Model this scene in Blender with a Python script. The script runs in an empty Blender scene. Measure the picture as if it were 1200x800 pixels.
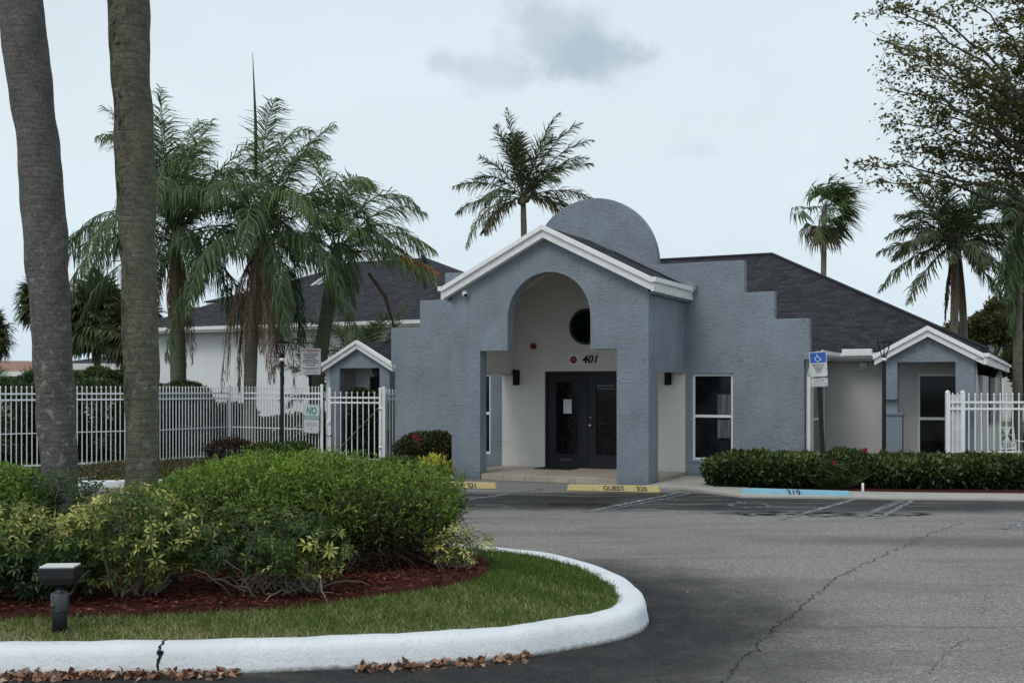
import bpy, bmesh, math, random
import numpy as np
from mathutils import Vector, Matrix
R = math.radians
PI = math.pi
rng = np.random.default_rng(7)
random.seed(7)

# ------------------------------------------------------------------ camera, sky, sun, exposure
sc = bpy.context.scene
COL = sc.collection
FOC = 1300.0; HOR = 455.0; EYE = 1.82            # focal length and horizon row of a 1200 x 800 frame, eye height in metres
cam_d = bpy.data.cameras.new('camera'); cam = bpy.data.objects.new('camera', cam_d); COL.objects.link(cam)
cam.location = (0, 0, EYE); cam.rotation_euler = (R(90), 0, 0)
cam_d.sensor_width = 36; cam_d.lens = 36 * FOC / 1200; cam_d.shift_y = (HOR - 400) / 1200
cam_d.clip_start = 0.1; cam_d.clip_end = 3000
sc.camera = cam

SUN_EL, SUN_AZ = R(52), R(215)      # azimuth clockwise from +Y: behind the camera, a little to the left
world = bpy.data.worlds.new('World'); sc.world = world; world.use_nodes = True
wt = world.node_tree; wt.nodes.clear()
def wn(t, **k):
    n = wt.nodes.new(t)
    for a, b in k.items(): setattr(n, a, b)
    return n
def wl(a, b): wt.links.new(a, b)
wout = wn('ShaderNodeOutputWorld'); wbg = wn('ShaderNodeBackground'); wbg.inputs[1].default_value = 0.1
sky = wn('ShaderNodeTexSky', sky_type='NISHITA'); sky.sun_disc = False
sky.sun_elevation = SUN_EL; sky.sun_rotation = SUN_AZ; sky.air_density = 1.0; sky.dust_density = 2.0
wtc = wn('ShaderNodeTexCoord')
wsep = wn('ShaderNodeSeparateXYZ'); wl(wtc.outputs['Generated'], wsep.inputs[0])
wramp = wn('ShaderNodeValToRGB'); wl(wsep.outputs[2], wramp.inputs[0])
er = wramp.color_ramp; er.interpolation = 'B_SPLINE'
er.elements[0].position = 0.0; er.elements[0].color = (.57, .69, .80, 1)
er.elements[1].position = 1.0; er.elements[1].color = (.60, .68, .76, 1)
for p, c in ((.10, (.625, .73, .79, 1)), (.22, (.66, .75, .79, 1)), (.42, (.60, .69, .76, 1))):
    e = er.elements.new(p); e.color = c
wno = wn('ShaderNodeTexNoise'); wno.inputs['Scale'].default_value = 2.2; wno.inputs['Detail'].default_value = 6; wno.inputs['Distortion'].default_value = .4
wmp = wn('ShaderNodeMapping'); wmp.inputs['Scale'].default_value = (1, 1, 2.6); wl(wtc.outputs['Generated'], wmp.inputs[0]); wl(wmp.outputs[0], wno.inputs['Vector'])
wmr = wn('ShaderNodeMapRange'); wl(wno.outputs[0], wmr.inputs[0]); wmr.inputs[1].default_value = .3; wmr.inputs[2].default_value = .7; wmr.inputs[3].default_value = .95; wmr.inputs[4].default_value = 1.05
wm1 = wn('ShaderNodeVectorMath', operation='SCALE'); wl(wramp.outputs[0], wm1.inputs[0]); wl(wmr.outputs[0], wm1.inputs['Scale'])
# a few small grey clouds
prev = wm1.outputs[0]
wn2 = wn('ShaderNodeTexNoise'); wn2.inputs['Scale'].default_value = 17; wn2.inputs['Detail'].default_value = 7; wn2.inputs['Roughness'].default_value = .6; wl(wtc.outputs['Generated'], wn2.inputs['Vector'])
for dx, dz, rx, rz, amt in ((.050, .312, .046, .027, .50), (.075, .298, .034, .018, .45), (-.012, .284, .034, .015, .34), (-.062, .292, .018, .010, .36), (.17, .213, .022, .007, .16), (.085, .29, .03, .02, .2)):
    d = Vector((dx, 1, dz)).normalized()
    s = wn('ShaderNodeVectorMath', operation='SUBTRACT'); wl(wtc.outputs['Generated'], s.inputs[0]); s.inputs[1].default_value = d
    m = wn('ShaderNodeVectorMath', operation='MULTIPLY'); wl(s.outputs[0], m.inputs[0]); m.inputs[1].default_value = (1 / rx, 1 / .3, 1 / rz)
    l = wn('ShaderNodeVectorMath', operation='LENGTH'); wl(m.outputs[0], l.inputs[0])
    a = wn('ShaderNodeMath', operation='MULTIPLY_ADD'); wl(wn2.outputs[0], a.inputs[0]); a.inputs[1].default_value = -3.0; wl(l.outputs['Value'], a.inputs[2])
    r = wn('ShaderNodeMapRange', interpolation_type='SMOOTHSTEP'); wl(a.outputs[0], r.inputs[0]); r.inputs[1].default_value = -1.0; r.inputs[2].default_value = .1; r.inputs[3].default_value = amt; r.inputs[4].default_value = 0
    mx = wn('ShaderNodeMix', data_type='RGBA'); wl(r.outputs[0], mx.inputs['Factor']); wl(prev, mx.inputs['A']); mx.inputs['B'].default_value = (.33, .42, .50, 1)
    prev = mx.outputs['Result']
wx = wn('ShaderNodeVectorMath', operation='SCALE'); wl(prev, wx.inputs[0]); wx.inputs['Scale'].default_value = 10.0
wmix = wn('ShaderNodeMix', data_type='RGBA'); wmix.inputs['Factor'].default_value = .92; wl(sky.outputs[0], wmix.inputs['A']); wl(wx.outputs[0], wmix.inputs['B'])
wl(wmix.outputs['Result'], wbg.inputs[0]); wl(wbg.outputs[0], wout.inputs[0])

sd = bpy.data.lights.new('sun', 'SUN'); sd.energy = 1.1; sd.angle = R(25); sd.color = (1, .96, .9)
sun = bpy.data.objects.new('sun', sd); COL.objects.link(sun)
sv = Vector((math.sin(SUN_AZ) * math.cos(SUN_EL), math.cos(SUN_AZ) * math.cos(SUN_EL), math.sin(SUN_EL)))
sun.rotation_euler = sv.to_track_quat('Z', 'Y').to_euler()
sc.view_settings.view_transform = 'Standard'; sc.view_settings.look = 'None'
sc.view_settings.exposure = 0.24; sc.view_settings.gamma = 1; sc.view_settings.use_curve_mapping = False

# ------------------------------------------------------------------ survey helpers (camera frame <-> building frame)
TH = math.atan(635 / 1300.); CT, ST = math.cos(TH), math.sin(TH)
OX, OY = 2.5455, 20.6818                        # right front corner of the portico
D = 2.29                                        # portico depth
def g(x, y, z=0.0):                             # a spot on level ground
    Z = (EYE - z) * FOC / (y - HOR); return ((x - 600) / FOC * Z, Z)
def at(x, y, Z): return ((x - 600) / FOC * Z, Z, EYE - (y - HOR) * Z / FOC)
def onv(x, y, v):
    k = (x - 600) / FOC; ax = OX + v * ST; ay = OY + v * CT
    u = (k * ay - ax) / (CT + k * ST); Z = ay - u * ST
    return (u, EYE - (y - HOR) * Z / FOC)
def onu(x, y, u):
    k = (x - 600) / FOC; ax = OX + u * CT; ay = OY - u * ST
    v = (k * ay - ax) / (ST - k * CT); Z = ay + v * CT
    return (v, EYE - (y - HOR) * Z / FOC)
def W(u, v, z=0): return (OX + u * CT + v * ST, OY - u * ST + v * CT, z)

# ------------------------------------------------------------------ materials
MATS = {}
class NT:
    def __init__(s, name):
        s.m = bpy.data.materials.new(name); s.m.use_nodes = True; s.t = s.m.node_tree; s.t.nodes.clear()
        s.o = s.n('ShaderNodeOutputMaterial'); s.b = s.n('ShaderNodeBsdfPrincipled'); s.l(s.b.outputs[0], s.o.inputs[0])
        s.tc = s.n('ShaderNodeTexCoord'); MATS[name] = s.m
    def n(s, t, **k):
        n = s.t.nodes.new(t)
        for a, b in k.items(): setattr(n, a, b)
        return n
    def l(s, a, b): s.t.links.new(a, b)
    def set(s, sock, v):
        if hasattr(v, 'is_output') or isinstance(v, bpy.types.NodeSocket): s.l(v, sock)
        else: sock.default_value = v
    def noise(s, scale, detail=4, rough=.5, dist=0, vec=None, sc=None):
        n = s.n('ShaderNodeTexNoise'); n.inputs['Scale'].default_value = scale; n.inputs['Detail'].default_value = detail
        n.inputs['Roughness'].default_value = rough; n.inputs['Distortion'].default_value = dist
        v = vec or s.tc.outputs['Object']
        if sc:
            mp = s.n('ShaderNodeMapping'); mp.inputs['Scale'].default_value = sc; s.l(v, mp.inputs[0]); v = mp.outputs[0]
        s.l(v, n.inputs['Vector']); return n.outputs[0]
    def voro(s, scale, feature='F1', out=0, vec=None, rnd=1.0):
        n = s.n('ShaderNodeTexVoronoi', feature=feature); n.inputs['Scale'].default_value = scale; n.inputs['Randomness'].default_value = rnd
        s.l(vec or s.tc.outputs['Object'], n.inputs['Vector']); return n.outputs[out]
    def ramp(s, fac, stops, interp='LINEAR'):
        n = s.n('ShaderNodeValToRGB'); s.l(fac, n.inputs[0]); n.color_ramp.interpolation = interp
        e = n.color_ramp.elements
        e[0].position, e[0].color = stops[0][0], tuple(stops[0][1]) + (1,)
        e[1].position, e[1].color = stops[-1][0], tuple(stops[-1][1]) + (1,)
        for p, c in stops[1:-1]:
            q = e.new(p); q.color = tuple(c) + (1,)
        return n.outputs[0]
    def mr(s, fac, a, b, c=0., d=1., smooth=False):
        n = s.n('ShaderNodeMapRange')
        if smooth: n.interpolation_type = 'SMOOTHSTEP'
        s.l(fac, n.inputs[0])
        for i, v in zip((1, 2, 3, 4), (a, b, c, d)): n.inputs[i].default_value = v
        return n.outputs[0]
    def mix(s, fac, a, b, blend='MIX'):
        n = s.n('ShaderNodeMix', data_type='RGBA', blend_type=blend)
        s.set(n.inputs['Factor'], fac); s.set(n.inputs['A'], a if not isinstance(a, tuple) else a + (1,)); s.set(n.inputs['B'], b if not isinstance(b, tuple) else b + (1,))
        return n.outputs['Result']
    def math(s, op, a, b=0.0, c=0.0, clamp=False):
        n = s.n('ShaderNodeMath', operation=op); n.use_clamp = clamp
        s.set(n.inputs[0], a); s.set(n.inputs[1], b)
        if op == 'MULTIPLY_ADD': s.set(n.inputs[2], c)
        return n.outputs[0]
    def bump(s, h, strength=.3, dist=.01, normal=None):
        n = s.n('ShaderNodeBump'); n.inputs['Strength'].default_value = strength; n.inputs['Distance'].default_value = dist
        s.l(h, n.inputs['Height'])
        if normal: s.l(normal, n.inputs['Normal'])
        s.l(n.outputs[0], s.b.inputs['Normal']); return n.outputs[0]
    def col(s, c): s.set(s.b.inputs['Base Color'], c if not isinstance(c, tuple) else c + (1,))
    def rough(s, r, spec=None):
        s.set(s.b.inputs['Roughness'], r)
        if spec is not None: s.b.inputs['Specular IOR Level'].default_value = spec

def stucco(name, c, wob=.06, strength=.55, scale=1.0, streak=.10):
    k = NT(name)
    n1 = k.noise(1.1, 4, .55); n2 = k.noise(11 * scale, 5, .62, .7, sc=(1, 1, 2.1)); n3 = k.noise(70, 3, .6)
    base = k.mix(k.mr(n1, .3, .7, 0, 1), tuple(x * (1 - wob) for x in c), tuple(x * (1 + wob) for x in c))
    # rain streaks, slightly greyer
    st = k.noise(3.0, 5, .65, 0, sc=(3.0, 3.0, .22))
    base = k.mix(k.mr(st, .50, .74, 0, streak), base, tuple(x * .72 for x in c))
    # dirt splashed along the foot
    sep = k.n('ShaderNodeSeparateXYZ'); k.l(k.tc.outputs['Object'], sep.inputs[0])
    dz = k.math('MULTIPLY_ADD', k.noise(6, 4, .6), .35, sep.outputs[2])
    base = k.mix(k.mr(dz, .17, .38, .55, 0), base, (c[0] * .55, c[1] * .52, c[2] * .48))
    k.col(base); k.rough(.85, .25)
    ridge = k.math('MULTIPLY', k.mr(n2, .47, .62, 0, 1, True), k.mr(k.noise(1.7, 4, .6), .36, .62, .25, 1))
    h = k.math('MULTIPLY_ADD', n3, .35, ridge)
    h = k.math('MULTIPLY_ADD', k.noise(28, 4, .6, .8), .8, h)
    k.bump(h, strength, .012); return k.m
def paint(name, c, rough=.45, spec=.5, wear=.05, metal=0.0, bump=0):
    k = NT(name); n = k.noise(7, 6, .65)
    k.col(k.mix(k.mr(n, .35, .75, 0, 1), c, tuple(max(0, x * (1 - wear * 3)) for x in c)))
    k.rough(k.mr(n, .3, .7, rough * .85, min(1, rough * 1.2)), spec); k.b.inputs['Metallic'].default_value = metal
    if bump: k.bump(k.noise(60, 4, .6), bump, .004)
    return k.m
def leafmat(name, stops, rough=.5, trans=.25, spec=.35):
    k = NT(name)
    a = k.n('ShaderNodeAttribute'); a.attribute_name = 'rnd'
    c = k.ramp(a.outputs['Fac'], stops)
    k.col(c); k.rough(rough, spec)
    tr = k.n('ShaderNodeBsdfTranslucent'); k.l(k.mix(.5, c, (.5, .6, .1), 'MULTIPLY') if False else c, tr.inputs[0])
    mx = k.n('ShaderNodeMixShader'); mx.inputs[0].default_value = trans
    k.l(k.b.outputs[0], mx.inputs[1]); k.l(tr.outputs[0], mx.inputs[2]); k.l(mx.outputs[0], k.o.inputs[0]); return k.m

BLUE = stucco('blue_stucco', (.220, .258, .300), .12, .72, 1.0, .30)
BLUE_S = stucco('blue_stucco_soft', (.215, .252, .292), .05, .4)
BEIGE = stucco('beige_stucco', (.66, .645, .60), .04, .5)
GREY = stucco('grey_stucco', (.51, .51, .49), .05, .35)
WHITE_ST = stucco('white_stucco', (.72, .745, .76), .04, .25, 1.6)
TRIM = paint('white_trim', (.80, .80, .785), .5, .4, .06)
TRIM2 = paint('white_trim_upper', (.86, .86, .85), .45, .4, .04)
FRAME = paint('window_frame_white', (.78, .79, .78), .4)
FENCE = paint('fence_white', (.82, .84, .85), .4, .5, .05)
DOORP = paint('door_charcoal', (.016, .018, .023), .45, .25, .03)
BLACKM = paint('black_metal', (.008, .009, .010), .5, .2, .05)
DKGREEN = paint('lamp_green_black', (.006, .010, .011), .55, .15, .05)
BRASS = paint('satin_metal', (.45, .42, .36), .3, .5, .05, 1.0)
GALV = paint('galvanised', (.42, .43, .44), .45, .5, .1, .6)
PLASTIC_W = paint('white_plastic', (.7, .7, .69), .4)
RED = paint('red_plastic', (.22, .015, .012), .4)
SIGNW = paint('sign_white', (.60, .61, .61), .5, .4, .08)
SIGNW2 = paint('sign_white_clean', (.66, .67, .66), .5, .4, .04)
SIGNB = paint('sign_blue', (.012, .10, .42), .4, .5, .05)
SIGNG = paint('sign_green', (.01, .24, .18), .5)
SIGNR = paint('sign_red', (.32, .03, .05), .5)
INK = paint('ink_black', (.02, .02, .02), .6)
INKW = paint('ink_white', (.75, .77, .78), .6)
INKG = paint('ink_grey', (.28, .29, .30), .6)
MATK = paint('rubber_mat', (.015, .014, .014), .9, .2)
LAMPG = paint('frosted_glass', (.45, .45, .43), .3)

k = NT('dark_glass'); k.col(k.mix(k.mr(k.noise(1.6, 3, .5, 1.2), .4, .65), (.004, .005, .006), (.014, .016, .017))); k.rough(.05, .22); k.bump(k.noise(1.2, 1), .06, .02); GLASS = k.m
k = NT('etched_glass'); e_ = k.noise(7, 4, .6, 3.0, sc=(1.6, 1.6, .8)); ee = k.mr(e_, .54, .60, 0, 1)
k.col(k.mix(ee, (.003, .003, .004), (.014, .015, .017))); k.rough(k.mr(e_, .5, .62, .08, .3), .2); ETCH = k.m
k = NT('reflection_pale'); k.col(k.mix(k.mr(k.noise(3, 3, .5, 0, sc=(8, 8, .4)), .4, .6), (.05, .058, .06), (.13, .15, .155))); k.rough(.9); REFLECT = k.m  # pale streaky tone, a reflection painted as colour

k = NT('shingles')
br = k.n('ShaderNodeTexBrick'); uv = k.n('ShaderNodeUVMap'); k.l(uv.outputs[0], br.inputs['Vector'])
br.inputs['Scale'].default_value = 1.0; br.inputs['Brick Width'].default_value = .22; br.inputs['Row Height'].default_value = .145
br.inputs['Mortar Size'].default_value = .012; br.inputs['Mortar Smooth'].default_value = .3; br.offset = .37; br.squash = 1
br.inputs['Color1'].default_value = (.014, .015, .019, 1); br.inputs['Color2'].default_value = (.047, .050, .058, 1); br.inputs['Mortar'].default_value = (.012, .012, .015, 1)
c = k.mix(k.mr(k.noise(120, 2, .7), .4, .7, 0, .35), br.outputs[0], (.07, .073, .08))
c = k.mix(k.mr(k.noise(.6, 4, .6), .4, .7, 0, .15), c, (.03, .032, .038))
k.col(c); k.rough(.9, .15); k.bump(k.math('MULTIPLY_ADD', br.outputs['Fac'], -1.0, k.noise(150, 2)), .5, .01); SHIN = k.m

k = NT('terracotta_tiles'); wv = k.n('ShaderNodeTexWave'); wv.inputs['Scale'].default_value = 2.2; k.l(k.tc.outputs['Object'], wv.inputs['Vector']); wv.inputs['Distortion'].default_value = .5
k.col(k.mix(k.noise(5, 4), (.24, .11, .075), (.36, .20, .15))); k.rough(.85); k.bump(wv.outputs['Fac'], .8, .05); TERRA = k.m

k = NT('porch_tile'); br = k.n('ShaderNodeTexBrick'); mp = k.n('ShaderNodeMapping'); mp.inputs['Location'].default_value = (.12, 0, 0); k.l(k.tc.outputs['Object'], mp.inputs[0]); k.l(mp.outputs[0], br.inputs['Vector'])
br.inputs['Scale'].default_value = 1; br.inputs['Brick Width'].default_value = .46; br.inputs['Row Height'].default_value = .46; br.offset = 0; br.inputs['Mortar Size'].default_value = .006
br.inputs['Color1'].default_value = (.40, .335, .265, 1); br.inputs['Color2'].default_value = (.46, .39, .32, 1); br.inputs['Mortar'].default_value = (.22, .19, .15, 1)
c = k.mix(k.mr(k.noise(3, 5, .6), .4, .75, 0, .5), br.outputs[0], (.27, .23, .185)); k.col(c); k.rough(k.mr(k.noise(2, 3), .3, .7, .4, .65), .4); k.bump(br.outputs['Fac'], .3, -.004); TILE = k.m

def concrete(name, c, crack=True):
    k = NT(name); a = k.mix(k.mr(k.noise(1.7, 6, .65), .35, .7), tuple(x * .78 for x in c), c)
    a = k.mix(k.mr(k.noise(90, 3, .7), .4, .65, 0, .3), a, tuple(x * .6 for x in c))
    a = k.mix(k.mr(k.noise(5, 6, .7, .5), .6, .78, 0, .5), a, tuple(x * .4 for x in c))
    k.col(a); k.rough(.85, .3); k.bump(k.noise(120, 3, .6), .35, .004); return k.m
CONC = concrete('pale_concrete', (.46, .435, .39))

k = NT('kerb_white')
n1 = k.noise(2.2, 6, .65); n2 = k.noise(16, 6, .7)
c = k.mix(k.mr(n1, .4, .75, 0, .55), (.76, .79, .81), (.56, .59, .60))
c = k.mix(k.mr(n2, .58, .70, 0, .5), c, (.38, .385, .375))
sep = k.n('ShaderNodeSeparateXYZ'); k.l(k.tc.outputs['Object'], sep.inputs[0])
dz = k.math('MULTIPLY_ADD', k.noise(14, 5, .7), .05, sep.outputs[2])
c = k.mix(k.mr(dz, .028, .06, .9, 0), c, (.10, .095, .085))
k.col(c); k.rough(.7, .3); k.bump(k.math('MULTIPLY_ADD', k.noise(45, 5, .75), 1.0, k.math('MULTIPLY', k.noise(12, 4, .6), .9)), .8, .012); KERB = k.m

# asphalt with aggregate, cracks, stains, sealed and damp areas
k = NT('asphalt')
obj = k.tc.outputs['Object']
agg = k.voro(48); agg2 = k.noise(75, 4, .9); agg3 = k.noise(17, 9, .95)
light = k.mix(k.mr(agg, 0.1, .65), (.43, .41, .378), (.19, .18, .165))
light = k.mix(k.mr(agg2, .47, .57, 0, .85), light, (.07, .063, .055))
light = k.mix(k.mr(agg3, .51, .58, 0, .55), light, (.50, .475, .44))
light = k.mix(k.mr(k.noise(.7, 6, .6, .4, sc=(.5, 1.6, 1)), .46, .66, 0, .6), light, (.13, .122, .113))
light = k.mix(k.mr(k.noise(1.1, 7, .7, 1.0, sc=(.35, 3.0, 1)), .56, .66, 0, .55), light, (.095, .085, .076))
dark = k.mix(k.mr(agg, 0.1, .7), (.028, .027, .026), (.009, .009, .009))
dark = k.mix(k.mr(agg2, .60, .70, 0, .3), dark, (.10, .098, .095))
def ell(cx, cy, rx, ry, rot, lo=.75, hi=1.15, ns=1.2, na=.6, sharp=None):
    mp = k.n('ShaderNodeMapping', vector_type='TEXTURE'); mp.inputs['Location'].default_value = (cx, cy, 0); mp.inputs['Rotation'].default_value = (0, 0, R(rot)); mp.inputs['Scale'].default_value = (rx, ry, 1)
    k.l(obj, mp.inputs[0]); ln = k.n('ShaderNodeVectorMath', operation='LENGTH'); k.l(mp.outputs[0], ln.inputs[0])
    d = k.math('MULTIPLY_ADD', k.noise(ns, 6, .62), na, ln.outputs['Value'])
    return k.mr(d, lo + na / 2, hi + na / 2, 1, 0, True)
m = k.math('MULTIPLY', ell(-.3, 8.8, 2.85, 3.4, -14, .60, 1.2, 1.6, .6), k.mr(k.noise(3.2, 7, .75, .5), .30, .55, .86, 1))
m = k.math('MAXIMUM', m, ell(-3.5, 5.6, 5.3, 1.7, 2, .8, 1.15))
m2 = ell(3.2, 17.9, 9.5, 1.55, -3.5, .7, 1.2, .8, .6)
m2 = k.math('MULTIPLY', m2, k.mr(k.noise(1.2, 6, .7, .6, sc=(.5, 2.2, 1)), .33, .50, .35, 1))
c = k.mix(m2, light, k.mix(.05, dark, light))
c = k.mix(m, c, dark)
oil = ell(5.3, 13.2, 3.2, .6, -4, .2, 1.2, 2.2, 1.0); oil = k.math('MULTIPLY', oil, .55)
c = k.mix(oil, c, (.06, .056, .052))
# alligator cracks in patches
crv = k.voro(5.5, 'DISTANCE_TO_EDGE', 0, None)
cn = k.noise(9, 4, .6, 0); nv = k.n('ShaderNodeVectorMath', operation='ADD')
cm = k.mr(crv, .0, .018, 1, 0); cm = k.math('MULTIPLY', cm, k.mr(k.noise(.55, 4, .6), .52, .62, 0, .75))
c = k.mix(cm, c, (.03, .028, .026))
# puddles
p = k.math('MULTIPLY', ell(4.5, 16.1, 2.4, .58, -2, .55, .80, 1.8, .7), k.mr(k.noise(2.6, 5, .6, .8, sc=(1, 2.6, 1)), .46, .54, 0, 1))
for a_ in ((1.05, 17.45, .8, .26, 0, .6, .85, 2.4, .7), (-.2, 17.1, .34, .2, 0, .6, .9, 3, .5), (7.6, 15.4, .7, .2, 4, .6, .9, 3, .8), (1.9, 17.2, .9, .10, -3, .6, .9, 3, .9)):
    p = k.math('MAXIMUM', p, ell(*a_))
c = k.mix(p, c, k.mix(k.mr(k.noise(6, 4, .6), .4, .6), (.012, .014, .010), (.035, .04, .024)))
k.col(c); rg = k.mr(k.noise(1, 4), .3, .7, .75, .95)
rn = k.n('ShaderNodeMix', data_type='FLOAT'); k.l(p, rn.inputs['Factor']); k.l(rg, rn.inputs['A']); rn.inputs['B'].default_value = .04
rn2 = k.n('ShaderNodeMix', data_type='FLOAT'); k.l(k.math('MULTIPLY', m2, .75), rn2.inputs['Factor']); k.l(rn.outputs['Result'], rn2.inputs['A']); rn2.inputs['B'].default_value = .35
k.l(rn2.outputs['Result'], k.b.inputs['Roughness']); k.b.inputs['Specular IOR Level'].default_value = .35
dry = k.math('SUBTRACT', 1.0, p)
bn = k.n('ShaderNodeBump'); bn.inputs['Distance'].default_value = .006; k.l(k.math('MULTIPLY', dry, .7), bn.inputs['Strength']); k.l(k.math('MULTIPLY_ADD', agg, -1.0, k.math('MULTIPLY', agg3, .8)), bn.inputs['Height']); k.l(bn.outputs[0], k.b.inputs['Normal'])
ASPH = k.m

def linemat(name, c, wear):
    k = NT(name); f = k.mr(k.noise(11, 7, .75), wear, wear + .09)
    agg = k.voro(150)
    k.col(k.mix(f, k.mix(k.mr(agg, .1, .65), (.17, .165, .16), (.06, .058, .055)), c)); k.rough(.8); k.bump(agg, .5, -.005); return k.m
LINEW = linemat('faded_white_paint', (.40, .41, .41), .50)
LINEB = linemat('faded_blue_paint', (.27, .37, .43), .52)
k = NT('crack_black'); k.col((.018, .017, .016)); k.rough(.95, .1); CRACK = k.m

k = NT('dry_soil'); k.col(k.mix(k.mr(k.noise(6, 6, .7), .35, .7), (.10, .075, .05), (.05, .06, .025))); k.rough(.95, .1); k.bump(k.noise(30, 5, .7), .8, .02); SOIL = k.m
k = NT('lawn_base'); k.col(k.mix(k.mr(k.noise(3, 6, .7), .4, .65), (.05, .085, .02), (.12, .11, .045))); k.rough(.95, .1); k.bump(k.noise(60, 5, .7), .8, .02); LAWN = k.m
k = NT('far_ground'); k.col(k.mix(k.noise(.3, 5), (.06, .09, .03), (.10, .11, .05))); k.rough(.95, .1); FARG = k.m
k = NT('red_mulch'); k.col(k.mix(k.mr(k.noise(40, 6, .8), .35, .7), (.028, .010, .008), (.13, .032, .022))); k.rough(.9, .15); k.bump(k.noise(55, 5, .8), 1, .03); MULCH = k.m
MCHIP = leafmat('mulch_chips', [(0, (.03, .012, .009)), (.5, (.13, .032, .020)), (.85, (.20, .052, .032)), (1, (.28, .14, .10))], .85, 0, .2)
LITTER = leafmat('dry_leaves', [(0, (.08, .035, .02)), (.5, (.24, .115, .065)), (.8, (.38, .22, .14)), (1, (.48, .36, .27))], .7, .1)
GRASS = leafmat('grass_blades', [(0, (.055, .11, .018)), (.35, (.11, .18, .03)), (.58, (.20, .235, .075)), (.78, (.36, .33, .16)), (1, (.52, .46, .28))], .6, .35, .2)
HEDGE1 = leafmat('bright_hedge_leaves', [(0, (.042, .034, .018)), (.3, (.050, .075, .016)), (.6, (.105, .19, .022)), (1, (.24, .36, .05))], .5, .3)
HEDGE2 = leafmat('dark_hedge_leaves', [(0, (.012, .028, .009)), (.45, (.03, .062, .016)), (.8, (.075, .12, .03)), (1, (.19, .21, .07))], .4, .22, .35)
HEDGE3 = leafmat('mid_hedge_leaves', [(0, (.02, .045, .012)), (.5, (.05, .09, .024)), (1, (.12, .16, .04))], .45, .2)
SCHEF = leafmat('variegated_leaves', [(0, (.012, .030, .009)), (.42, (.035, .075, .016)), (.66, (.12, .17, .03)), (.85, (.42, .42, .10)), (1, (.64, .60, .22))], .45, .25, .25)
CROTON = leafmat('yellow_leaves', [(0, (.08, .15, .02)), (.4, (.35, .38, .04)), (1, (.75, .68, .10))], .4, .25)
BURG = leafmat('burgundy_leaves', [(0, (.030, .018, .014)), (.6, (.06, .038, .026)), (1, (.07, .08, .03))], .45, .15)
DRYG = leafmat('brownish_groundcover', [(0, (.05, .045, .02)), (.6, (.11, .09, .035)), (1, (.15, .18, .05))], .6, .2)
QUEEN = leafmat('queen_palm_leaflets', [(0, (.028, .058, .022)), (.5, (.07, .125, .042)), (.85, (.14, .20, .06)), (1, (.24, .28, .10))], .45, .25, .3)
COCO = leafmat('coconut_leaflets', [(0, (.032, .05, .02)), (.5, (.075, .10, .036)), (.85, (.14, .15, .055)), (1, (.28, .21, .10))], .4, .22, .45)
FAN = leafmat('fan_palm_leaves', [(0, (.035, .05, .02)), (.5, (.085, .105, .04)), (1, (.18, .18, .08))], .55, .2, .2)
DEADF = leafmat('dead_fronds', [(0, (.10, .065, .042)), (.6, (.25, .17, .115)), (1, (.36, .26, .18))], .8, .1, .1)
ORANGEF = leafmat('orange_frond', [(0, (.24, .12, .03)), (1, (.42, .23, .07))], .7, .2, .2)
TREE1 = leafmat('olive_tree_leaves', [(0, (.05, .065, .02)), (.5, (.12, .13, .035)), (.85, (.22, .21, .06)), (1, (.30, .22, .08))], .5, .5, .2)
TREE2 = leafmat('back_tree_leaves', [(0, (.025, .04, .012)), (.5, (.07, .08, .025)), (1, (.15, .14, .05))], .5, .2)
PETAL = leafmat('red_petals', [(0, (.42, .02, .04)), (1, (.75, .06, .10))], .5, .3)

def bark(name, c1, c2, c3, ringscale, lichen=.0, moss=None):
    k = NT(name); obj = k.tc.outputs['Object']
    sep = k.n('ShaderNodeSeparateXYZ'); k.l(obj, sep.inputs[0])
    zz = k.math('MULTIPLY_ADD', k.noise(3.1, 5, .65), .14, sep.outputs[2])
    sn = k.math('SINE', k.math('MULTIPLY', zz, ringscale))
    ring = k.math('MULTIPLY', k.mr(sn, .35, 1.0, 0, 1, True), k.mr(k.noise(5, 5, .7, sc=(1, 1, 2)), .38, .62, .1, 1))
    n1 = k.noise(7, 8, .8, sc=(1, 1, 2.2)); n2 = k.noise(30, 7, .85)
    c = k.mix(k.mr(n1, .35, .68), c1, c2); c = k.mix(k.mr(n2, .45, .62, 0, .75), c, c3); c = k.mix(k.mr(k.noise(3.2, 6, .75), .52, .66, 0, .45), c, tuple(x * .6 for x in c1))
    c = k.mix(k.math('MULTIPLY', ring, .24), c, tuple(x * .35 for x in c1))
    if lichen:
        li = k.math('MULTIPLY', k.mr(k.noise(11, 7, .75, .5), .55, .62), k.mr(sep.outputs[2], 1.4, 4.2, lichen, lichen * .25))
        c = k.mix(li, c, (.30, .305, .28))
    if moss:
        dxm = k.mr(sep.outputs[0], -.16, -.01, 1, 0)
        mo = k.math('MULTIPLY', k.mr(k.noise(6, 7, .78, .8, sc=(1, 1, .6)), .48, .60), k.math('MAXIMUM', dxm, k.mr(sep.outputs[2], 3.5, 6.5, .05, .35)))
        c = k.mix(mo, c, moss)
    k.col(c); k.rough(.92, .15)
    h = k.math('MULTIPLY_ADD', ring, -.55, k.math('MULTIPLY', n1, 1.2)); h = k.math('MULTIPLY_ADD', n2, 1.3, h)
    k.bump(h, .8, .010); return k.m
BARK_A = bark('palm_bark_grey', (.105, .097, .090), (.20, .19, .176), (.055, .051, .047), 105, .85)
BARK_B = bark('palm_bark_mossy', (.10, .098, .070), (.19, .185, .135), (.052, .050, .038), 90, .5, (.022, .023, .016))
BARK_Q = bark('queen_palm_bark', (.16, .145, .115), (.26, .24, .20), (.10, .09, .07), 38)
BARK_Q2 = bark('queen_palm_bark_green', (.11, .12, .075), (.20, .21, .15), (.08, .085, .05), 38)
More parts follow.
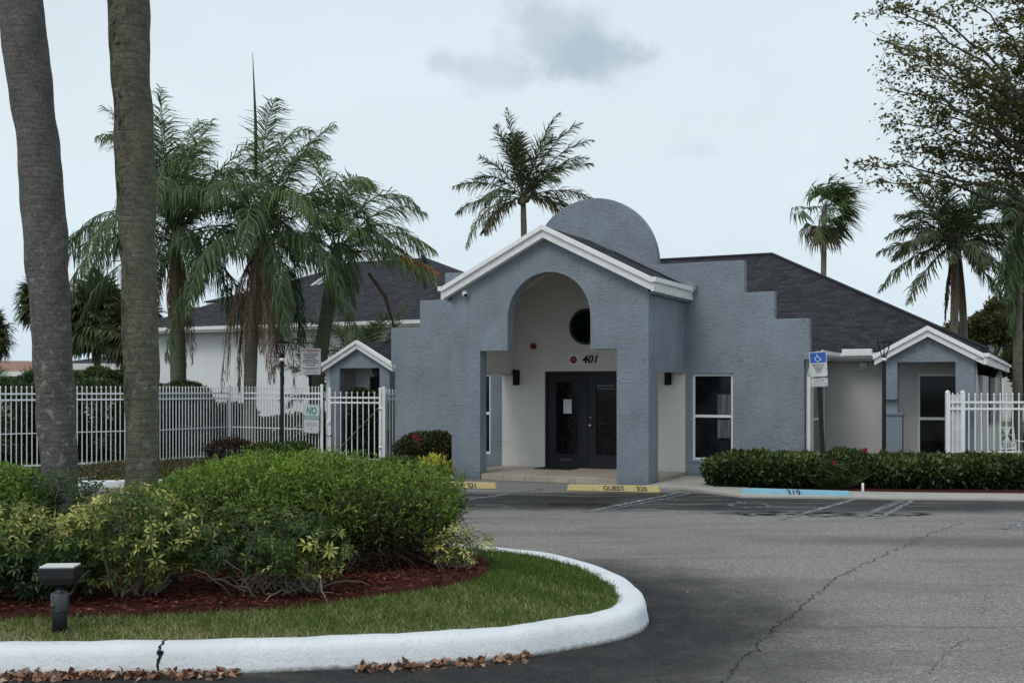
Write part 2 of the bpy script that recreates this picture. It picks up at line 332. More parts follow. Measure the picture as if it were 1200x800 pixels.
BARK_T = bark('tree_bark', (.10, .085, .07), (.18, .16, .135), (.06, .05, .042), 10)
BOOT = bark('palm_boots', (.10, .065, .045), (.20, .14, .10), (.05, .032, .024), 45)
k = NT('twig_bark'); k.col(k.mix(k.noise(20, 4), (.12, .10, .075), (.30, .27, .215))); k.rough(.9, .15); TWIG = k.m
k = NT('brown_twigs'); k.col(k.mix(k.noise(20, 4), (.07, .042, .03), (.17, .115, .085))); k.rough(.9, .15); TWIGB = k.m

# ------------------------------------------------------------------ mesh helpers
def link(name, me, mat=None, parent=None, smooth=False):
    o = bpy.data.objects.new(name, me); COL.objects.link(o)
    if mat is not None and not me.materials:
        for mm in (mat if isinstance(mat, (list, tuple)) else [mat]): me.materials.append(mm)
    if parent is not None: o.parent = parent
    if smooth: me.polygons.foreach_set('use_smooth', [True] * len(me.polygons))
    return o
def tag(o, label=None, cat=None, group=None, kind=None):
    if label: o['label'] = label
    if cat: o['category'] = cat
    if group: o['group'] = group
    if kind: o['kind'] = kind
    return o
def thing(name, label, cat, loc=(0, 0, 0), rz=0.0, group=None):
    o = bpy.data.objects.new(name, None); COL.objects.link(o); o.empty_display_size = .2
    o.location = loc; o.rotation_euler = (0, 0, rz); return tag(o, label, cat, group)

class MB:
    def __init__(s): s.v = []; s.f = []; s.uv = {}
    def add(s, vs, fs):
        b = len(s.v); s.v += [tuple(p) for p in vs]; s.f += [tuple(i + b for i in f) for f in fs]; return b
    def box(s, x0, x1, y0, y1, z0, z1):
        s.add([(x0, y0, z0), (x1, y0, z0), (x1, y1, z0), (x0, y1, z0), (x0, y0, z1), (x1, y0, z1), (x1, y1, z1), (x0, y1, z1)],
              [(0, 3, 2, 1), (4, 5, 6, 7), (0, 1, 5, 4), (1, 2, 6, 5), (2, 3, 7, 6), (3, 0, 4, 7)]); return s
    def prism(s, poly, a0, a1, axis='y'):      # poly in the plane square to the axis
        n = len(poly)
        def P(p, a): return (p[0], a, p[1]) if axis == 'y' else ((a, p[0], p[1]) if axis == 'x' else (p[0], p[1], a))
        s.add([P(p, a0) for p in poly] + [P(p, a1) for p in poly],
              [tuple(range(n)), tuple(range(2 * n - 1, n - 1, -1))] + [(i, i + n, (i + 1) % n + n, (i + 1) % n) for i in range(n)]); return s
    def tube(s, pts, rad, n=8, cap=True):
        pts = [Vector(p) for p in pts]; m = len(pts)
        if not hasattr(rad, '__len__'): rad = [rad] * m
        t0 = (pts[1] - pts[0]).normalized(); a = t0.orthogonal().normalized(); rings = []
        for i, p in enumerate(pts):
            t = (pts[min(i + 1, m - 1)] - pts[max(i - 1, 0)]).normalized()
            a = (a - t * a.dot(t)); a = a.normalized() if a.length > 1e-6 else t.orthogonal().normalized(); b = t.cross(a)
            rings.append([p + (a * math.cos(2 * PI * j / n) + b * math.sin(2 * PI * j / n)) * rad[i] for j in range(n)])
        fs = [(i * n + j, i * n + (j + 1) % n, (i + 1) * n + (j + 1) % n, (i + 1) * n + j) for i in range(m - 1) for j in range(n)]
        if cap: fs += [tuple(range(n - 1, -1, -1)), tuple(range((m - 1) * n, m * n))]
        s.add([q for r in rings for q in r], fs); return s
    def lathe(s, prof, n=16, c=(0, 0, 0)):
        m = len(prof)
        s.add([(c[0] + r * math.cos(2 * PI * j / n), c[1] + r * math.sin(2 * PI * j / n), c[2] + z) for r, z in prof for j in range(n)],
              [(i * n + j, i * n + (j + 1) % n, (i + 1) * n + (j + 1) % n, (i + 1) * n + j) for i in range(m - 1) for j in range(n)] + [tuple(range(n - 1, -1, -1)), tuple(range((m - 1) * n, m * n))]); return s
    def build(s, name, mat, parent=None, smooth=False, bevel=0.0, merge=False):
        me = bpy.data.meshes.new(name); me.from_pydata(s.v, [], s.f); me.update()
        bm = bmesh.new(); bm.from_mesh(me)
        bmesh.ops.recalc_face_normals(bm, faces=bm.faces)
        if bevel: bmesh.ops.bevel(bm, geom=[e for e in bm.edges if e.is_manifold and e.calc_face_angle(0) > .6], offset=bevel, segments=2, affect='EDGES', profile=.6)
        bm.to_mesh(me); bm.free()
        return link(name, me, mat, parent, smooth)

def holed(name, outer, holes, v0, v1, mat, parent, axis='y', bevel=0.0):
    """a slab with an outline and holes, standing in the plane square to the axis"""
    bm = bmesh.new()
    P = (lambda p: (p[0], v0, p[1])) if axis == 'y' else (lambda p: (v0, p[0], p[1]))
    es = []
    for loop in [outer] + holes:
        vs = [bm.verts.new(P(p)) for p in loop]
        es += [bm.edges.new((vs[i], vs[(i + 1) % len(vs)])) for i in range(len(vs))]
    bmesh.ops.triangle_fill(bm, use_beauty=True, use_dissolve=False, edges=es)
    r = bmesh.ops.extrude_face_region(bm, geom=bm.faces[:])
    mv = [e for e in r['geom'] if isinstance(e, bmesh.types.BMVert)]
    dv = Vector((0, v1 - v0, 0)) if axis == 'y' else Vector((v1 - v0, 0, 0))
    bmesh.ops.translate(bm, verts=mv, vec=dv)
    bmesh.ops.recalc_face_normals(bm, faces=bm.faces)
    if bevel:
        eds = [e for e in bm.edges if e.is_manifold and e.calc_face_angle(0) > .8]
        bmesh.ops.bevel(bm, geom=eds, offset=bevel, segments=2, affect='EDGES', profile=.6)
    me = bpy.data.meshes.new(name); bm.to_mesh(me); bm.free()
    return link(name, me, mat, parent)
def rect(u0, u1, z0, z1): return [(u0, z0), (u1, z0), (u1, z1), (u0, z1)]
def circ(cu, cz, r, n=40, a0=0, a1=2 * PI, close=True): 
    m = n if close else n + 1
    return [(cu + r * math.cos(a0 + (a1 - a0) * i / n), cz + r * math.sin(a0 + (a1 - a0) * i / n)) for i in range(m)]

def roof_quad(me_list, pts, eave_dir):
    me_list.append((pts, eave_dir))
def build_roof(name, quads, mat, parent, th=.05):
    """roof planes (3 or 4 corners each), UV in metres along the eave and up the slope, given a real thickness"""
    verts = []; faces = []; uvs = []
    for pts, ed in quads:
        P = [Vector(p) for p in pts]; e = Vector(ed).normalized()
        nrm = (P[1] - P[0]).cross(P[-1] - P[0]).normalized()
        if nrm.z < 0: nrm = -nrm
        up = nrm.cross(e).normalized(); n = len(P); b = len(verts)
        verts += [tuple(p) for p in P] + [tuple(p - Vector((0, 0, th))) for p in P]
        fl = [tuple(range(n)), tuple(range(2 * n - 1, n - 1, -1))] + [(i, i + n, (i + 1) % n + n, (i + 1) % n) for i in range(n)]
        for f in fl:
            faces.append(tuple(i + b for i in f)); uvs += [(verts[i + b][0] * e.x + verts[i + b][1] * e.y + verts[i + b][2] * e.z, Vector(verts[i + b]).dot(up)) for i in f]
    me = bpy.data.meshes.new(name); me.from_pydata(verts, [], faces); me.update()
    ul = me.uv_layers.new(name='UVMap'); ul.data.foreach_set('uv', [c for u in uvs for c in u])
    return link(name, me, mat, parent)

def text(name, s, size, mat, parent, loc, rot, extrude=.002, shear=0, align='CENTER', sx=1.0, bold=0.0):
    cu = bpy.data.curves.new(name, 'FONT'); cu.body = s; cu.size = size; cu.extrude = extrude; cu.shear = shear; cu.align_x = align; cu.align_y = 'CENTER'; cu.offset = bold
    tmp = bpy.data.objects.new('tmp', cu); COL.objects.link(tmp)
    dg = bpy.context.evaluated_depsgraph_get(); dg.update()
    me = bpy.data.meshes.new_from_object(tmp.evaluated_get(dg)); bpy.data.objects.remove(tmp)
    me.materials.clear(); o = link(name, me, mat, parent); o.location = loc; o.rotation_euler = rot; o.scale = (sx, 1, 1); return o

# ------------------------------------------------------------------ foliage helpers
def nrm(a): return a / np.maximum(np.linalg.norm(a, axis=-1, keepdims=True), 1e-9)
def leaf_mesh(name, P, Dr, L, Wd, rnd, mat, parent=None, N=None, tri=False, fold=.25):
    n = len(P); Dr = nrm(Dr)
    if N is None: N = nrm(rng.normal(size=(n, 3)) + np.array([0, 0, .8]))
    S = nrm(np.cross(Dr, N)); N2 = np.cross(S, Dr)
    L = np.broadcast_to(L, (n,))[:, None]; Wd = np.broadcast_to(Wd, (n,))[:, None]
    if tri:
        V = np.stack([P - S * Wd / 2, P + S * Wd / 2, P + Dr * L], 1); nv = 3
    else:
        mid = P + Dr * L * .45
        V = np.stack([P, mid + S * Wd / 2 + N2 * Wd * fold, P + Dr * L - N2 * Wd * fold * .6, mid - S * Wd / 2 + N2 * Wd * fold], 1); nv = 4
    return raw_mesh(name, V.reshape(-1, 3), np.arange(n * nv).reshape(n, nv), rnd, mat, parent)
def raw_mesh(name, V, Fc, rnd, mat, parent=None, smooth=False):
    n, nv = Fc.shape; me = bpy.data.meshes.new(name)
    me.vertices.add(len(V)); me.vertices.foreach_set('co', V.astype(np.float32).ravel())
    me.loops.add(n * nv); me.loops.foreach_set('vertex_index', Fc.astype(np.int32).ravel())
    me.polygons.add(n); me.polygons.foreach_set('loop_start', np.arange(0, n * nv, nv, dtype=np.int32)); me.polygons.foreach_set('loop_total', np.full(n, nv, dtype=np.int32))
    me.update(calc_edges=True)
    a = me.attributes.new('rnd', 'FLOAT', 'FACE'); a.data.foreach_set('value', np.clip(np.broadcast_to(rnd, (n,)), 0, 1).astype(np.float32))
    me.validate(); return link(name, me, mat, parent, smooth)
def vnoise(P, f, seed=0):
    r = np.random.default_rng(seed); o = np.zeros(len(P)); 
    for i in range(7):
        k = r.normal(size=3) * f * (1 + .45 * i); o += np.sin(P @ k + r.uniform(0, 6.28)) / (1 + .3 * i)
    return o / 3.0
def shell_points(c, r, n, depth=.25, zmin=None, seed=0, amp=.12, freq=3.0, power=2.4, flat=1.0):
    """points in the outer layer of a lumpy super-ellipsoid"""
    d = nrm(rng.normal(size=(n, 3)))
    s = (np.sum(np.abs(d) ** power, axis=1)) ** (-1 / power)
    t = 1 - depth * rng.random(n) ** 1.6
    q = d * s[:, None]
    lump = 1 + amp * vnoise(q * np.array(r), freq, seed)
    P = np.array(c) + q * np.array(r) * (t * lump)[:, None]
    nn = nrm(np.sign(q) * np.abs(q) ** (power - 1) / np.array(r))
    if zmin is not None:
        m = P[:, 2] > zmin; P, nn, t = P[m], nn[m], t[m]
    return P, nn, t
def leafy(name, blobs, n, L, Wd, mat, parent, thin=None, depth=.3, zmin=.02, out=.7, up=.5, jit=.8, amp=.12, freq=3, rb=.45, rv=.3, topgain=.0, power=2.4, clump=.25, drop=0.0):
    Ps, Ns, Ts = [], [], []
    vol = np.array([b[1][0] * b[1][1] + b[1][0] * b[1][2] + b[1][1] * b[1][2] for b in blobs]); vol = vol / vol.sum()
    for i, (c, r) in enumerate(blobs):
        p, q, t = shell_points(c, r, int(n * vol[i]), depth, zmin, i + 3, amp, freq, power); Ps.append(p); Ns.append(q); Ts.append(t)
    P = np.concatenate(Ps); Nn = np.concatenate(Ns); T = np.concatenate(Ts); m = len(P)
    if thin:
        kz = np.clip((P[:, 2] - thin[0]) / (thin[1] - thin[0]), 0, 1); kk = rng.random(m) < thin[2] + (1 - thin[2]) * kz * kz * (3 - 2 * kz) + .25 * vnoise(P, 6, 5); P, Nn, T = P[kk], Nn[kk], T[kk]; m = len(P)
    if drop:
        keep = vnoise(P, 9.0, 77) > -drop * 2 + .0 - 1.0 + rng.random(m) * .6; P, Nn, T = P[keep], Nn[keep], T[keep]; m = len(P)
    Dr = Nn * out + rng.normal(size=(m, 3)) * jit + np.array([0, 0, up])
    cl = vnoise(P, 5.0, 11) * clump
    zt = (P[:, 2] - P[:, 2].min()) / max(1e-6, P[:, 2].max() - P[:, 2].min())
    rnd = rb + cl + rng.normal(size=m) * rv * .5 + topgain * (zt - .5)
    Lr = L * (.7 + .6 * rng.random(m))
    return leaf_mesh(name, P, Dr, Lr, Wd * (.75 + .5 * rng.random(m)), rnd, mat, parent)

def curve_pts(p0, d0, L, n, sag=0.0, wig=0.0, r=random):
    p = Vector(p0); d = Vector(d0).normalized(); out = [p.copy()]; st = L / n
    for i in range(n):
        d = (d + Vector((r.gauss(0, wig), r.gauss(0, wig), r.gauss(0, wig) - sag / n))).normalized(); p = p + d * st; out.append(p.copy())
    return out
def twigs(name, n, fn, mat, parent, sides=4, share=None):
    mb = MB()
    for i in range(n):
        p0, d0, L, r0, wig, sag = fn(i)
        pts = curve_pts(p0, d0, L, 7, sag, wig); mb.tube(pts, [r0 * (1 - .75 * j / 7) for j in range(8)], sides, cap=False)
    return mb.build(name, mat, parent, smooth=True)

class Fronds:
    """feather fronds: a rachis and narrow two-segment leaflets"""
    def __init__(s): s.V = []; s.F = []; s.r = []; s.nv = 0; s.rach = MB()
    def frond(s, base, az, el, L, droop, nleaf=46, ll=.55, lw=.035, hang=.5, wind=(0, 0, 0), start=.18, tone=.5, stiff=.6, rr=.02, sides=(-1, 1), ell=None):
        n = 14; d = Vector((math.cos(az) * math.cos(el), math.sin(az) * math.cos(el), math.sin(el))); p = Vector(base); pts = [p.copy()]; tans = [d.copy()]
        wv = Vector(wind)
        for i in range(n):
            q = (i + 1) / n; d = (d + Vector((0, 0, -droop * (0.35 + 1.3 * q) / n)) + wv * (.9 * q / n)).normalized(); p = p + d * (L / n); pts.append(p.copy()); tans.append(d.copy())
        s.rach.tube(pts, [rr * (1 - .85 * i / n) + .003 for i in range(n + 1)], 4, cap=False)
        P = np.array([tuple(a) for a in pts]); T = np.array([tuple(a) for a in tans])
        for sd in sides:
            t = start + (1 - start) * (np.arange(nleaf) + rng.random(nleaf) * .7) / nleaf; t = np.clip(t, 0, .999)
            f = t * n; i0 = f.astype(int); w = (f - i0)[:, None]
            B = P[i0] * (1 - w) + P[i0 + 1] * w; Tn = nrm(T[i0] * (1 - w) + T[i0 + 1] * w)
            S = np.cross(Tn, np.array([0, 0, 1.0])); S = nrm(S + 1e-6) * sd
            U = np.cross(S, Tn) * sd
            prof = np.sin(np.clip((t - start) / (1 - start), 0, 1) * PI * .86 + .32) ** .7
            ln = ll * prof * (.8 + .4 * rng.random(nleaf))
            hg = np.clip(1 - 1.1 * Tn[:, 2:3], .12, 1.3) * hang
            d1 = nrm(S * (.9) + Tn * (.5 + .6 * t[:, None]) + U * (rng.normal(size=(nleaf, 1)) * .45) + np.array([0, 0, -.5]) * hg + np.array(wind) * .4 + rng.normal(size=(nleaf, 3)) * .07)
            d2 = nrm(d1 * stiff + np.array([0, 0, -1.0]) * np.maximum(hg, hang * .45) + np.array(wind) * .7 + rng.normal(size=(nleaf, 3)) * .10)
            wd = nrm(np.cross(d1, nrm(U + rng.normal(size=(nleaf, 3)) * .5))) * lw / 2
            m = B + d1 * (ln * .5)[:, None]; e = m + d2 * (ln * .6)[:, None]
            V = np.stack([B - wd * .6, B + wd * .6, m + wd, m - wd, e + wd * .25, e - wd * .25], 1).reshape(-1, 3)
            b = s.nv + np.arange(nleaf)[:, None] * 6
            F = np.concatenate([b + np.array([0, 1, 2, 3]), b + np.array([3, 2, 4, 5])])
            rv = tone + rng.normal(size=nleaf) * .13
            s.V.append(V); s.F.append(F); s.r.append(np.concatenate([rv, rv])); s.nv += nleaf * 6
    def build(s, name, mat, rmat, parent):
        o = raw_mesh(name, np.concatenate(s.V), np.concatenate(s.F), np.concatenate(s.r), mat, parent)
        r = s.rach.build('frond_stems', rmat, o, smooth=True); return o

def fan_leaves(name, leaves, mat, parent, petmat, wind=0.0):
    """leaves: list of (base, dir, petiole length, blade radius, droop, tone)"""
    V = []; F = []; r = []; nv = 0; pet = MB()
    for base, d, pl, R_, dr, tone in leaves:
        b = Vector(base); d = Vector(d).normalized(); c = b + d * pl + Vector((0, 0, -dr * pl * .25)); pet.tube([b, b + d * pl * .5, c], [.018, .014, .01], 3, cap=False)
        up = Vector((0, 0, 1)); s = d.cross(up)
        if s.length < .1: s = Vector((1, 0, 0))
        s.normalize(); q = s.cross(d).normalized()
        tilt = random.uniform(-.7, .7); s2 = s * math.cos(tilt) + q * math.sin(tilt)
        n = 18
        for i in range(n):
            a = (-1 + 2 * (i + .5) / n) * 1.95
            dd = (d * math.cos(a) + s2 * math.sin(a)).normalized(); ln = R_ * (.8 + .3 * random.random()) * (1 - .12 * abs(a))
            w = dd.cross(q).normalized() * (R_ * .055)
            m = c + dd * ln * .6 + Vector((0, 0, -dr * .10 * R_)); m = m + Vector((wind * ln * .22, 0, 0)); e = m + (dd + Vector((wind * 1.6, 0, -dr * random.uniform(.6, 1.5)))).normalized() * ln * (.45 + .15 * (wind > 0))
            V += [tuple(c), tuple(m + w), tuple(e), tuple(m - w)]; F.append((nv, nv + 1, nv + 2, nv + 3)); nv += 4; r.append(tone + random.gauss(0, .12))
    o = raw_mesh(name, np.array(V), np.array(F), np.array(r), mat, parent); pet.build('leaf_stalks', petmat, o); return o

def trunk(name, pts, rads, mat, parent, sides=20, rings=60, ringamp=.0, ringper=.1, seed=0, rough=.02):
    """smooth tapered trunk through the given points, with ring swellings"""
    P = [Vector(p) for p in pts]; n = len(P) - 1
    def cr(t):
        f = t * n; i = min(int(f), n - 1); w = f - i
        a, b, c, d = P[max(i - 1, 0)], P[i], P[i + 1], P[min(i + 2, n)]
        q = .5 * ((2 * b) + (c - a) * w + (2 * a - 5 * b + 4 * c - d) * w * w + (3 * b - a - 3 * c + d) * w ** 3)
        return q, rads[i] * (1 - w) + rads[i + 1] * w
    V = []; zs = 0
    rr = np.random.default_rng(seed); ph = rr.uniform(0, 6, 5)
    for k_ in range(rings + 1):
        p, r = cr(k_ / rings)
        for j in range(sides):
            a = 2 * PI * j / sides
            w = 1 + rough * (math.sin(a * 2 + p.z * 3 + ph[0]) + .7 * math.sin(a * 3 - p.z * 7 + ph[1]) + .5 * math.sin(a * 5 + p.z * 11 + ph[2])) * .5
            w += ringamp * (abs(math.sin(PI * (p.z + .02 * math.sin(a * 2 + ph[3])) / ringper)) ** .4 - .7)
            V.append((p.x + math.cos(a) * r * w, p.y + math.sin(a) * r * w, p.z))
    F = [(k_ * sides + j, k_ * sides + (j + 1) % sides, (k_ + 1) * sides + (j + 1) % sides, (k_ + 1) * sides + j) for k_ in range(rings) for j in range(sides)]
    F.append(tuple(range(rings * sides, (rings + 1) * sides)))
    me = bpy.data.meshes.new(name); me.from_pydata(V, [], F); me.update(); return link(name, me, mat, parent, True)
# ------------------------------------------------------------------ the setting: ground, parking lot, pavement, island
def sheet(name, poly, z, mat, kind='structure', sub=None):
    me = bpy.data.meshes.new(name); me.from_pydata([(p[0], p[1], z) for p in poly], [], [tuple(range(len(poly)))]); me.update()
    bm = bmesh.new(); bm.from_mesh(me); bmesh.ops.triangulate(bm, faces=bm.faces)
    bmesh.ops.recalc_face_normals(bm, faces=bm.faces)
    for f in bm.faces:
        if f.normal.z < 0: f.normal_flip()
    bm.to_mesh(me); bm.free()
    return tag(link(name, me, mat), kind=kind)
sheet('ground', [(-900, -300), (900, -300), (900, 1400), (-900, 1400)], -.03, FARG)
lotedge = [W(-60, -1.9)[:2], g(400, 573), g(560, 571), g(765, 571.5), g(870, 583), g(1250, 587.5), (60, 16.0), (60, -40), (-60, -40), (-60, 19.4), (-12, 19.5)]
lotedge = [(-60, 19.6), (-9.5, 19.6), (-6.2, 20.3), (-3.5, 21.5), (-2.0, 22.0), W(-4.3, .3)[:2], W(.1, .3)[:2], g(765, 570.5), g(870, 583), g(1250, 587.5), (60, 16.0), (60, -40), (-60, -40)]
sheet('parking_lot', lotedge, 0.0, ASPH)

# pale pavement beside the portico and along the planting bed
def slab(name, poly, z0, z1, mat, kind='structure', bevel=.01):
    mb = MB(); mb.prism(poly, z0, z1, 'z'); return tag(mb.build(name, mat, None, bevel=bevel), kind=kind)
G = lambda *a: g(*a)
def inset(a, b, t): return (a[0] + (b[0] - a[0]) * t, a[1] + (b[1] - a[1]) * t)
front = [W(.02, -.28)[:2], g(800, 573), g(870, 582.8), g(1000, 584.5), g(1050, 585.2), g(1130, 586.2), g(1250, 587.3), (14, 17.3)]
back = [(14, 18.1), g(1250, 580.5), g(1130, 579.5), g(1050, 578.5), g(1000, 577.5), g(880, 573.5), g(845, 568), W(1.0, 2.27)[:2], W(.02, 2.27)[:2], W(.02, .64)[:2]]
slab('pavement', front + back, -.02, .035, CONC)
soil = [g(845, 568), g(880, 573.5), g(1000, 577.5), g(1050, 578.5), g(1130, 579.5), g(1250, 580.5), (14, 18.1), (22, 17.5), (22, 24), W(6.5, 12)[:2], W(6.5, 3.1)[:2], W(5.5, 3.1)[:2], W(2.6, 5.0)[:2], W(2.6, 2.28)[:2], W(1.02, 2.28)[:2]]
sheet('planting_bed', soil, .012, MULCH)
# left of the portico: far kerb, path, mulch
slab('far_kerb', [(-30, 19.6), (-9.5, 19.6), (-6.2, 20.3), (-3.5, 21.5), (-3.6, 21.68), (-6.3, 20.5), (-9.5, 19.8), (-30, 19.8)], -.02, .15, KERB, bevel=.03)
slab('footpath', [(-30, 19.8), (-9.5, 19.8), (-8.0, 20.1), (-8.0, 21.7), (-9.5, 21.5), (-30, 21.5)], -.02, .12, CONC)
sheet('grass_verge', [(-30, 21.5), (-9.5, 21.5), (-8, 21.7), (-8.0, 20.1), (-6.3, 20.5), (-3.6, 21.68), (-2.0, 22.15), W(-4.25, .35)[:2], W(-4.25, 2.28)[:2], W(-7.1, 2.28)[:2], W(-7.2, 12)[:2], (-30, 60), (-60, 60), (-60, 21.5)], .03, SOIL)

# traffic island: kerb, lawn, mulch bed
OUT = [(-14, 6.4), (-8, 6.75), (-5, 6.9), (-3.23, 7.0), (-1.64, 7.11), (-.23, 7.39), (.45, 7.76), (.88, 8.15), (1.06, 8.6), (1.09, 9.1), (1.02, 9.75), (.82, 10.45), (.42, 11.15), (-.1, 11.6), (-.9, 11.95), (-1.9, 12.35), (-3.2, 12.95), (-5, 13.5), (-8, 13.85), (-14, 14.0)]
def smooth_path(P, per=8):
    r = []
    for i in range(len(P) - 1):
        a, b, c, d = [np.array(P[min(max(j, 0), len(P) - 1)]) for j in (i - 1, i, i + 1, i + 2)]
        for q in range(per):
            w = q / per; r.append(.5 * ((2 * b) + (c - a) * w + (2 * a - 5 * b + 4 * c - d) * w * w + (3 * b - a - 3 * c + d) * w ** 3))
    r.append(np.array(P[-1])); return np.array(r)
path = smooth_path(OUT, 10)
def offset(path, dist):
    t = np.gradient(path, axis=0); t = nrm(t); n = np.stack([-t[:, 1], t[:, 0]], 1); return path + n * dist      # to the left = inwards
prof = [(-.004, -.02), (0, .0), (.012, .06), (.024, .115), (.04, .148), (.065, .168), (.10, .176), (.17, .178), (.225, .174), (.245, .158), (.25, .08)]
xs = path[:, 0]
def kerb_piece(idx, mb):
    rows = []
    for i in idx:
        row = []
        for o_, z_ in prof:
            q = offset(path, o_)[i] if False else OFFS[o_][i]
            wob = .004 * math.sin(q[0] * 9 + z_ * 30) + .003 * math.sin(q[1] * 13 + q[0] * 21)
            row.append((q[0] + wob, q[1] + wob, z_ + wob * (.6 if z_ > .02 else 0)))
        rows.append(row)
    m = len(prof); V = [p for r_ in rows for p in r_]
    F = [(i * m + j, (i + 1) * m + j, (i + 1) * m + j + 1, i * m + j + 1) for i in range(len(rows) - 1) for j in range(m - 1)]
    F += [tuple(range(m)), tuple(range(len(V) - 1, len(V) - m - 1, -1))]
    mb.add(V, F)
OFFS = {o_: offset(path, o_) for o_, _ in prof}
XC = g(168, 793)[0]                                          # where the kerb is cracked through
ci = int(np.argmin(np.abs(xs[:60] - XC) + (path[:60, 1] > 9) * 9))
mbk = MB(); kerb_piece(range(0, ci + 1), mbk)
kerb_piece(range(ci + 1, len(path)), mbk) if False else None
# second piece starts a finger's width later: shift its first row next to the crack
pp = path.copy(); t_ = nrm(path[ci + 1:ci + 2] - path[ci:ci + 1])[0]
rows_idx = list(range(ci, len(path)))
save = {o_: OFFS[o_][ci].copy() for o_ in OFFS}
for j_, (o_, z_) in enumerate(prof): OFFS[o_] = OFFS[o_].copy(); OFFS[o_][ci] = save[o_] + t_ * (.011 + .009 * math.sin(j_ * 2.4))
kerb_piece(rows_idx, mbk)
kerb = tag(mbk.build('island_kerb', KERB, None, smooth=True), kind='structure')
md = kerb.modifiers.new('e', 'EDGE_SPLIT'); md.split_angle = R(50)
# the dark joint inside the crack
mbx = MB(); base_ = save[0]; nin = OFFS[.25][ci] - OFFS[0][ci]
q0 = base_ + t_ * -.01; q1 = base_ + t_ * .03; q2 = q1 + nin * .98; q3 = q0 + nin * .98
mbx.prism([tuple(q0 + nin * .12), tuple(q1 + nin * .12), tuple(q2), tuple(q3)], -.01, .145, 'z'); tag(mbx.build('kerb_joint', CRACK), kind='structure')
# jagged chips along the crack edges
ch = MB(); cp = []
for j_ in range(len(prof) - 3):
    for q in range(4):
        w_ = q / 4; a_ = np.append(OFFS[prof[j_][0]][ci] - t_ * .008, prof[j_][1]); b_ = np.append(OFFS[prof[j_ + 1][0]][ci] - t_ * .008, prof[j_ + 1][1]); cp.append(a_ * (1 - w_) + b_ * w_)
for i_ in range(len(cp) - 1):
    a_, b_ = cp[i_], cp[i_ + 1]; wl_, wr_ = random.uniform(.003, .014), random.uniform(.003, .014); off = np.array([0, -.0015, .001]); sft = np.append(t_, 0) * random.uniform(-.006, .006)
    tt = np.append(t_, 0); ch.add([tuple(a_ + off + sft - tt * wl_), tuple(a_ + off + sft + tt * wr_), tuple(b_ + off - tt * random.uniform(.002, .012)), tuple(b_ + off + tt * random.uniform(.002, .012))], [(0, 1, 3, 2)])
tag(ch.build('kerb_crack', CRACK), kind='structure')

inner = offset(path, .235)
fine = inner
def inside(P, poly):
    x, y = P[:, 0], P[:, 1]; c = np.zeros(len(P), bool); n = len(poly)
    for i in range(n):
        x1, y1 = poly[i]; x2, y2 = poly[(i + 1) % n]
        m = ((y1 > y) != (y2 > y)) & (x < (x2 - x1) * (y - y1) / (y2 - y1 + 1e-12) + x1); c ^= m
    return c
sheet('island_lawn', [tuple(p) for p in inner], .150, LAWN)
MUL = [(-14, 7.45), (-6, 7.82), (-4.0, 7.95), (-2.6, 8.12), (-1.6, 8.45), (-.95, 9.0), (-.45, 9.45), (-.22, 10.1), (-.3, 10.8), (-.8, 11.3), (-1.8, 11.7), (-3.2, 12.4), (-5, 13.0), (-8, 13.3), (-14, 13.4)]
mul = smooth_path(MUL, 8); mulp = [tuple(p + .03 * np.array([math.sin(i * 1.7), math.cos(i * 2.3)])) for i, p in enumerate(mul)]
# lumpy mulch mound
gx = np.arange(-9, .1, .06); gy = np.arange(7.2, 13.6, .06); GX, GY = np.meshgrid(gx, gy); pts = np.stack([GX.ravel(), GY.ravel()], 1); ins = inside(pts, mulp).reshape(GX.shape)
def mul_h(P2):
    P3 = np.concatenate([P2, np.zeros((len(P2), 1))], 1); return .165 + .022 * (1 + vnoise(P3, 2.2, 5)) + .008 * vnoise(P3, 14, 6)
H = mul_h(pts).reshape(GX.shape)
V = np.stack([GX.ravel(), GY.ravel(), np.where(ins.ravel(), H.ravel(), .135)], 1); ny_, nx_ = GX.shape
anyin = ins[:-1, :-1] | ins[1:, :-1] | ins[:-1, 1:] | ins[1:, 1:]
ii, jj = np.nonzero(anyin); b_ = ii * nx_ + jj; Fm = np.stack([b_, b_ + 1, b_ + nx_ + 1, b_ + nx_], 1)
tag(raw_mesh('mulch_bed', V, Fm, .5, MULCH, None, True), kind='structure')
n = 16000; P2 = np.stack([rng.uniform(-7, 0, n), rng.uniform(7.5, 10.6, n)], 1); P2 = P2[inside(P2, mulp)]; h = mul_h(P2)
Dm = rng.normal(size=(len(P2), 3)) * np.array([1, 1, .28])
tag(leaf_mesh('mulch_chips', np.column_stack([P2, h + .004 + .012 * rng.random(len(P2))]), Dm, .035 + .05 * rng.random(len(P2)), .010 + .012 * rng.random(len(P2)), .35 + .28 * rng.normal(size=len(P2)), MCHIP), kind='stuff')

